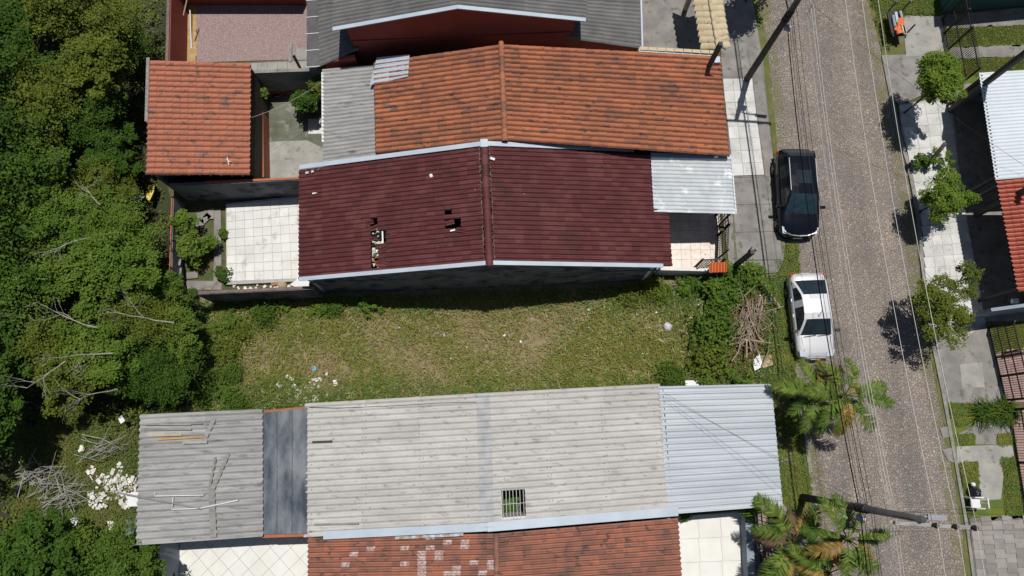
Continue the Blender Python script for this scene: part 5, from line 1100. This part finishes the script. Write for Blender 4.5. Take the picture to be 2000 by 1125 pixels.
# bare twigs poking from the feathery tree
tw_ = thing('bare_twigs', G(1815, 620, 0), 'bare twigs spreading from the feathery street tree', 'twigs')
for k in range(14):
    a = rnd.random()*6.28; p0 = G(1850, 590, 2.1); e_ = p0+Vector((math.cos(a)*rnd.uniform(1.2, 1.8), math.sin(a)*rnd.uniform(1.1, 1.7), rnd.uniform(-.2, .7)))
    obj('twig', MB().tube([p0, lerp(p0, e_, .5)+Vector((0, 0, .1)), e_], [.02, .014, .006], 4), 'bark', tw_)
t = thing('pruned_tree', G(1806, 330, 0), 'pruned tree stump with short trunk and tuft of shoots on the white paving', 'tree')
obj('trunk', MB().tube([G(1806, 328, 0), G(1826, 305, .8), G(1846, 280, 1.6)], [.11, .1, .09], 8), 'bark', t, True)
cb, _ = crown(230, .5, .4, 20, 45, .06, .2); c0 = G(1800, 312, .5); cb.v = [(x+c0.x, y+c0.y, z+c0.z) for x, y, z in cb.v]; obj('crown', cb, 'leaf_a', t)
cb, _ = crown(231, .4, .25, 12, 40, .06, .16); c0 = G(1838, 308, .5); cb.v = [(x+c0.x, y+c0.y, z+c0.z) for x, y, z in cb.v]; obj('shoot', cb, 'leaf_d', t)
dp = MB()      # drooping grassy plant on the right pavement
for k in range(420):
    a = rnd.random()*6.28; L = rnd.uniform(.3, .9); c = G(rnd.uniform(1905, 1975), rnd.uniform(795, 815), .06); d = Vector((math.cos(a), math.sin(a), 0)); s_ = Vector((-d.y, d.x, 0))*.018
    m1 = c+d*L*.45+Vector((0, 0, L*.6)); e_ = c+d*L+Vector((0, 0, L*.15)); dp.q(c-s_, c+s_, m1+s_, m1-s_); dp.q(m1-s_, m1+s_, e_)
obj('strap_leaf_plant', dp, 'leaf_a', None, label='drooping dark strap-leaved clump on the pavement by the railing', cat='plant')
def agave(x, y, n, L, lb, m='leaf_blue', droop=.3):
    t = thing('agave', G(x, y, 0), lb, 'plant'); p0 = G(x, y, .1)
    for k in range(n):
        a = k*2.4; b = MB(); d = Vector((math.cos(a), math.sin(a), 0)); s = Vector((-d.y, d.x, 0)); el = rnd.uniform(.3, 1.1); l = L*rnd.uniform(.8, 1.1)
        P = [p0+d*l*f*math.cos(el)+Vector((0, 0, l*f*math.sin(el)-droop*l*f*f)) for f in (0, .35, .7, 1)]; wd_ = [.05, .06, .045, .004]
        for i in range(3): b.q(P[i]-s*wd_[i], P[i]+s*wd_[i], P[i+1]+s*wd_[i+1], P[i+1]-s*wd_[i+1])
        obj('leaf', b, m, t)
agave(262, 1030, 16, .6, 'blue green agave rosette at the corner of the annex roof'); agave(296, 1072, 18, .95, 'spiky long-leaved plant beside the blue painted wall', 'leaf_c')
# ------------------------------------------------------------------ palms
def frond(seed, L, droop, wid):
    """arched rib with hanging leaflets, bare stalk near the trunk"""
    r = random.Random(seed); b = MB(); N_ = 40; P = []; bend = r.uniform(-.25, .25)
    for i in range(N_+1):
        f = i/N_; P.append(Vector((L*f*(1-.16*f), bend*L*f*f, .62*L*f-droop*L*f*f)))
    b.tube(P[::5], [.03*(1-.1*i) for i in range(len(P[::5]))], 4)
    for i in range(8, N_):
        f = i/N_; d = (P[i+1]-P[i-1]).normalized(); s = d.cross(Vector((0, 0, 1))).normalized(); g = (f-.2)/.8
        for sg in (-1, 1):
            if r.random() < .1: continue
            l = wid*(.35+.65*math.sin(math.pi*min(1, g*.8+.16)))*r.uniform(.85, 1.15); k = .35+.9*g; v = (s*sg+d*k+Vector((0, 0, r.uniform(-.1, .45)))).normalized(); w_ = d*.027*r.uniform(.75, 1.2)
            m1 = P[i]+v*l*.55; e = P[i]+v*l-Vector((0, 0, l*r.uniform(.25, .5))); b.q(P[i]-w_, P[i]+w_, m1+w_, m1-w_); b.q(m1-w_, m1+w_, e)
    return b
FR = [frond(301, 2.35, .55, .52).mesh('frond', M['palm']), frond(302, 2.2, .75, .5).mesh('frond', M['palm']), frond(303, 2.0, .95, .48).mesh('frond', M['palm_dry']), frond(304, 1.7, 1.15, .4).mesh('frond', M['palm_dead'])]
def palm(cx, cy, hc, label, sc, angs):
    top = G(cx, cy, hc); t = thing('palm_tree', (top.x, top.y, 0), label, 'palm tree', 'palms on the left pavement')
    obj('trunk', MB().tube([(top.x, top.y, 0), (top.x+.03, top.y, hc*.5), (top.x, top.y, hc)], [.13, .1, .09], 9), 'bark', t, True)
    for k, (a, kind, s) in enumerate(angs):
        o = bpy.data.objects.new('frond', FR[kind]); COL.objects.link(o); o.parent = t; o.matrix_parent_inverse = t.matrix_basis.inverted()
        o.matrix_basis = Matrix.Translation(Vector((top.x, top.y, hc))) @ Matrix.Rotation(R(a), 4, 'Z') @ Matrix.Rotation(R(rnd.uniform(-6, 10)), 4, 'Y') @ Matrix.Scale(s*sc, 4)
palm(1606, 771, 3.0, 'leafy palm beside the metal awning with fronds over the verge', .88, [(172, 0, 1.15), (150, 1, 1), (196, 1, .9), (225, 1, 1.0), (250, 1, .95), (95, 2, 1), (60, 2, 1.05), (120, 0, .9), (300, 1, .85), (-20, 0, .9), (110, 3, 1), (272, 3, .9)])
palm(1650, 772, 3.7, 'taller palm leaning over the road with fronds behind the cables', .9, [(15, 0, 1.0), (-8, 0, 1), (60, 1, .9), (105, 1, .9), (-60, 1, 1.1), (-85, 2, 1.0), (-110, 1, .9), (180, 0, .95), (150, 1, .8), (215, 1, .9), (35, 2, .7), (130, 3, .8)])
palm(1548, 1058, 2.6, 'low spreading palm in front of the dark railing', 1.0, [(115, 1, 1.15), (130, 3, 1.0), (150, 1, .8), (235, 0, 1.1), (255, 2, 1.15), (215, 1, .95), (275, 1, .9), (60, 2, .95), (35, 1, .9), (-15, 0, 1.0), (-40, 1, 1.0), (85, 3, .9), (-70, 0, 1.0), (185, 3, .9), (310, 2, .9)])
palm(1655, 1052, 4.2, 'tall thin palm beside the utility pole over the road', .9, [(10, 0, .85), (-35, 2, .95), (-60, 1, .95), (50, 1, .8), (85, 1, .9), (125, 0, .95), (165, 1, .8), (215, 2, .95), (250, 1, .9), (285, 1, .95), (-10, 1, .8), (190, 3, .7)])
palm(1618, 1120, 3.2, 'small palm behind the lower palms at the kerb', .85, [(30, 0, 1), (100, 1, .9), (150, 0, 1), (200, 1, .95), (260, 1, 1), (320, 1, .9), (70, 2, .9), (180, 2, .8)])
# ------------------------------------------------------------------ dead branches, brushwood, litter
def branchy(b, p, d, L, r_, depth):
    pts = [p]; q = p.copy(); dd = d.copy()
    for i in range(5):
        dd = (dd+Vector((rnd.gauss(0, .16), rnd.gauss(0, .16), rnd.gauss(0, .08)))).normalized(); q = q+dd*L/5; pts.append(q.copy())
        if depth and i > 0 and rnd.random() < .75: branchy(b, q, (dd+Vector((rnd.gauss(0, .6), rnd.gauss(0, .6), rnd.gauss(0, .2)))).normalized(), L*.5, r_*.5, depth-1)
    b.tube(pts, [r_*(1-.8*i/5) for i in range(6)], 4)
dead = [(128, 705, -150, 1.9, 'forked bleached branch above the thicket crowns'), (190, 640, 175, 3.0, 'long bleached branch reaching over the thicket'), (340, 630, 160, 2.2, 'bleached bough near the yard wall corner'), (230, 760, 200, 2.2, 'grey dead boughs low in the thicket'), (195, 400, 130, 1.3, 'pale dead twigs beside the yellow tarpaulin'), (170, 465, 190, 2.4, 'fine grey branch over bright crowns'), (220, 690, 185, 2.0, 'grey twiggy branch in the middle of the thicket')]
for x, y, a, L, lb in dead:
    b = MB(); branchy(b, G(x, y, 3.9), Vector((math.cos(R(a)), math.sin(R(a)), .06)), L*.85, .026, 3); obj('dead_branch', b, 'pale_stick', None, label=lb, cat='branch', group='dead branches in the thicket')
for x, y, n_, lb in ((80, 930, 34, 'tangle of grey dry vines beside the clearing'), (130, 965, 26, 'heap of grey dry fronds in the clearing'), (200, 880, 14, 'dry branch heap near the annex roof')):
    t = thing('brush_heap', G(x, y, 0), lb, 'brushwood', 'brush heaps in the clearing')
    for k in range(n_):
        p = G(x+rnd.gauss(0, 14), y+rnd.gauss(0, 9), rnd.uniform(.2, .9)); a = rnd.gauss(.35, .6); d = Vector((math.cos(a), math.sin(a), 0))*rnd.uniform(.5, 1.1); s_ = Vector((-d.y, d.x, 0))*rnd.uniform(-.4, .4)
        obj('stem', MB().tube([p-d, p+s_+Vector((0, 0, .15)), p+d], [.018, .015, .006], 4), 'pale_stick', t)
bp_ = thing('brush_pile', G(1460, 620, 0), 'pile of cut dry branches on the lot frontage', 'brushwood')
for k in range(130):
    c = G(1463+rnd.gauss(0, 17), 625+rnd.gauss(0, 28), rnd.uniform(.15, .7)); a = rnd.choice((1.1, .9, 1.35, 2.3, .3))+rnd.gauss(0, .35); L = rnd.uniform(.3, .85); d = Vector((math.cos(a), math.sin(a), rnd.gauss(0, .15)))*L; s_ = Vector((-d.y, d.x, 0))*rnd.uniform(-.25, .25)
    rr = rnd.choice((.016, .02, .03, .045)); obj('branch', MB().tube([c-d, c+s_, c+d], [rr, rr*.9, rr*.5], 5), 'stick', bp_)
dl = MB()
for k in range(3200):
    x, y = 1456+rnd.gauss(0, 19), 638+rnd.gauss(0, 40); leaf(dl, G(x, y, rnd.uniform(.03, .4)), Vector((rnd.gauss(0, .5), rnd.gauss(0, .5), 1)).normalized(), rnd.uniform(.03, .08), .4)
obj('dry_leaves', dl, 'dryleaf', bp_, kind='stuff')
def sheet_piece(name, px, z, m, lb, cat, tilt=0, th=.03, group=None):
    P = [G(x, y, z+tilt*i/len(px)) for i, (x, y) in enumerate(px)]; b = MB(); k = len(P)
    b.v = [tuple(p) for p in P]+[tuple(p-Vector((0, 0, th))) for p in P]; b.f = [tuple(range(k)), tuple(range(2*k-1, k-1, -1))]+[(i, k+i, k+(i+1) % k, (i+1) % k) for i in range(k)]
    return obj(name, b, m, None, label=lb, cat=cat, group=group)
sheet_piece('discarded_panel', [(1469, 705), (1483, 690), (1491, 715), (1474, 724)], .25, 'litter', 'white discarded panel on the lot frontage', 'panel', .12)
sheet_piece('cardboard', [(1486, 694), (1506, 693), (1510, 712), (1491, 719)], .2, 'card', 'flattened brown cardboard beside the white panel', 'cardboard', .1)
sheet_piece('discarded_panel', [(1338, 743), (1362, 743), (1366, 754), (1339, 754)], .3, 'litter', 'white panel at the metal awning edge', 'panel', .05)
sheet_piece('discarded_panel', [(1402, 583), (1408, 566), (1415, 566), (1409, 582)], .7, 'metal_roof', 'pale blue metal offcut hanging in the weeds', 'panel', .2)
sheet_piece('rag', [(1344, 622), (1352, 606), (1353, 622)], .15, 'litter_red', 'red and white striped rag lying in the grass', 'rag')
sheet_piece('discarded_panel', [(230, 817), (238, 811), (244, 822), (236, 828)], .9, 'litter', 'white panel lying in the thicket above the annex', 'panel', .1)
sheet_piece('discarded_panel', [(137, 1014), (148, 1009), (158, 1017), (143, 1030)], .25, 'litter', 'white panel lying in the grassy clearing', 'panel', .1)
sheet_piece('tarpaulin', [(290, 362), (303, 359), (300, 375), (292, 392), (285, 388)], .6, 'yellow', 'yellow tarpaulin at the corner of the tiled shed', 'tarpaulin', .2)
sheet_piece('tarpaulin', [(258, 382), (276, 378), (283, 384), (268, 396), (258, 390)], .5, 'litter', 'crumpled white tarpaulin beside the yellow one', 'tarpaulin', .15)
for x0, y0, x1, y1, w_, m_, lb in ((1366, 572, 1372, 624, .09, 'wood_pale', 'upright pale timber laid in the grass'), (1358, 588, 1374, 580, .07, 'litter', 'white crosspiece over the pale timber'), (1353, 595, 1373, 595, .05, 'litter', 'thin white lath across the pale timber'), (1355, 617, 1366, 599, .05, 'wood_pale', 'short stick beside the striped rag'),
                                  (1276, 655, 1296, 668, .08, 'wood_pale', 'short pale log in the grass'), (1277, 653, 1295, 644, .04, 'wood_yellow', 'yellow stick beside the grey bag'), (1324, 643, 1343, 651, .07, 'wood_pale', 'pale stick right of the grey bag'), (1354, 545, 1372, 566, .03, 'wood_grey', 'grey stick leaning by the weeds'), (1423, 680, 1432, 735, .06, 'pale_stick', 'long bleached bough in the weeds near the brush pile'), (1408, 655, 1424, 685, .05, 'pale_stick', 'bleached bough fork below the brush pile')):
    obj('stick', MB().bar(G(x0, y0, .12), G(x1, y1, .16), w_, w_*.6), m_, None, label=lb, cat='stick')
def bag(x, y, r_, m, lb, cat='bag', z=.0, seed=1, group=None, flat=.5, name='plastic_bag'):
    b = MB(); n = 10; rr = random.Random(seed); p0 = G(x, y, z)
    rings = [(0, .7), (.3, 1), (.65, .85), (.9, .45), (1, .12)]
    for f, s in rings:
        for j in range(n): a = 6.283*j/n; q = r_*s*rr.uniform(.75, 1.2); b.v.append((p0.x+q*math.cos(a), p0.y+q*math.sin(a), p0.z+f*r_*2*flat*rr.uniform(.9, 1.1)))
    for i in range(len(rings)-1):
        for j in range(n): b.f.append((i*n+j, i*n+(j+1) % n, (i+1)*n+(j+1) % n, (i+1)*n+j))
    b.f.append(tuple((len(rings)-1)*n+j for j in range(n))); return obj(name, b, m, None, True, label=lb, cat=cat, group=group)
bag(1303, 638, .22, 'litter_grey', 'crumpled grey plastic bag in the middle of the lot grass', seed=2); bag(1321, 603, .1, 'litter_teal', 'small teal plastic cap in the grass', 'lid', seed=3, flat=.3, name='lid'); bag(614, 720, .14, 'litter_blue', 'light blue plastic bag in the weeds', seed=4)
bag(1485, 579, .16, 'litter', 'white carrier bag at the top of the brush pile', seed=5); bag(1511, 608, .13, 'litter_grey', 'small grey blue bag at the end of the brush pile', seed=6); bag(1503, 585, .12, 'litter_teal', 'teal plastic scrap beside the brush pile', 'scrap', seed=7, name='scrap'); bag(95, 970, .24, 'litter_grey', 'grey plastic sack in the dry vines', seed=8)
lit = [(560, 735), (570, 740), (612, 742), (622, 741), (638, 730), (598, 755), (545, 752), (575, 752), (640, 770), (655, 748), (424, 700), (490, 670), (912, 678), (1017, 667), (880, 700), (985, 655), (1150, 640), (1245, 615), (1268, 640), (1255, 690), (1150, 605), (1180, 600), (1275, 577), (780, 640), (868, 655), (700, 640), (690, 700), (1282, 610), (972, 760)]
for k, (x, y) in enumerate(lit):
    s_ = rnd.uniform(.03, .08)*(2.3 if x < 660 and y > 700 else 1); obj('litter', MB().box((0, 0, 0), (s_*1.5, s_, .03), Matrix.Translation(G(x, y, .14)) @ Matrix.Rotation(rnd.random()*3, 4, 'Z') @ Matrix.Rotation(rnd.uniform(-.4, .4), 4, 'X')), 'litter', None, label='small white litter scrap in the grass of the vacant lot', cat='litter', group='litter scraps in the vacant lot')
ch = MB()
for k in range(260):
    u_ = rnd.random(); x, y = (rnd.gauss(226, 22), rnd.gauss(942, 12)) if u_ < .5 else ((rnd.gauss(192, 9), rnd.gauss(977, 8)) if u_ < .75 else (rnd.gauss(248, 10), rnd.gauss(972, 9)))
    s_ = rnd.uniform(.03, .17); ch.box((0, 0, 0), (s_*1.6, s_, s_*.3), Matrix.Translation(G(x, y, rnd.uniform(.1, .4))) @ Matrix.Rotation(rnd.random()*6, 4, 'Z') @ Matrix.Rotation(rnd.gauss(0, .4), 4, 'X'))
for x, y in ((182, 918), (160, 875), (245, 990), (215, 1025), (235, 908)):
    for k in range(5): s_ = rnd.uniform(.06, .16); ch.box((0, 0, 0), (s_*1.5, s_, s_*.4), Matrix.Translation(G(x+rnd.gauss(0, 3), y+rnd.gauss(0, 3), .3)) @ Matrix.Rotation(rnd.random()*6, 4, 'Z'))
obj('rubble_heap', ch, 'rubble', None, label='heap of white broken foam and plaster beside the annex roof', cat='rubble', kind='stuff')
ch = MB()
for k in range(160):
    s_ = rnd.uniform(.03, .1); ch.box((0, 0, 0), (s_*1.5, s_, s_*.5), Matrix.Translation(G(rnd.gauss(588, 16), rnd.gauss(768, 9), .1)) @ Matrix.Rotation(rnd.random()*6, 4, 'Z'))
obj('rubble_heap', ch, 'rubble', None, label='spill of pale rubble behind the smoked panels', cat='rubble', kind='stuff')
# rubbish rack with tiles
rk = thing('rubbish_rack', G(1748, 48, 0), 'kerbside rack loaded with broken orange tiles and boards', 'rack')
for x, y in ((1733, 24), (1760, 23), (1742, 70), (1768, 68)): obj('leg', MB().bar(G(x, y, 0), Vector((*G(x, y, 0)[:2], .9)), .06), 'wood_grey', rk)
obj('tray', MB().slab([G(1733, 23, .62), G(1763, 22, .62), G(1771, 69, .62), G(1744, 71, .62)], .05), 'dark_iron', rk)
for x0, y0, x1, y1, m_ in ((1734, 24, 1743, 66, 'dark_iron'), (1744, 30, 1748, 52, 'plaster_blue'), (1758, 22, 1769, 68, 'concrete_light'), (1760, 40, 1767, 66, 'plaster_white'), (1749, 24, 1753, 45, 'zinc')): obj('board', MB().bar(G(x0, y0, .8), G(x1, y1, .8), .12, .08), m_, rk)
for k in range(16):
    c = G(rnd.uniform(1750, 1761), rnd.uniform(32, 63), rnd.uniform(.68, .86)); obj('broken_tile', MB().box((0, 0, 0), (.3, .15, .05), Matrix.Translation(c) @ Matrix.Rotation(rnd.choice((0, 1.5, .3))+rnd.gauss(0, .2), 4, 'Z')), M['tile_orange'], rk)
# bin bag and plastic chair
bag(1896, 962, .29, 'bag_black', 'full black bin bag tied with a pale knot beside the plastic chair', 'bag', .05, 9, None, .95, 'bin_bag'); bag(1899, 946, .1, 'litter', 'small pale plastic tub behind the black bin bag', 'tub', .3, 12, None, .8, 'tub')
p0 = G(1893, 980, .05); pc = thing('plastic_chair', p0, 'white plastic chair beside the black bin bag', 'chair'); z = Vector((0, 0, 1))
obj('seat', MB().box(p0+z*.4, (.4, .42, .04)), 'pvc', pc)
for sx in (-.18, .18):
    for sy in (-.19, .19): obj('leg', MB().bar(p0+Vector((sx*1.1, sy*1.1, 0)), p0+Vector((sx, sy, .4)), .045), 'pvc', pc)
for sy in (-.2, .2): obj('armrest', MB().bar(p0+Vector((-.12, sy*1.1, .62)), p0+Vector((.24, sy*1.1, .64)), .045).bar(p0+Vector((-.12, sy*1.1, .4)), p0+Vector((-.12, sy*1.1, .62)), .035), 'pvc', pc)
obj('backrest', MB().bar(p0+Vector((.28, -.2, .8)), p0+Vector((.28, .2, .8)), .05).bar(p0+Vector((.2, -.2, .4)), p0+Vector((.28, -.2, .8)), .04).bar(p0+Vector((.2, .2, .4)), p0+Vector((.28, .2, .8)), .04).bar(p0+Vector((.2, 0, .4)), p0+Vector((.28, 0, .8)), .06), 'pvc', pc)
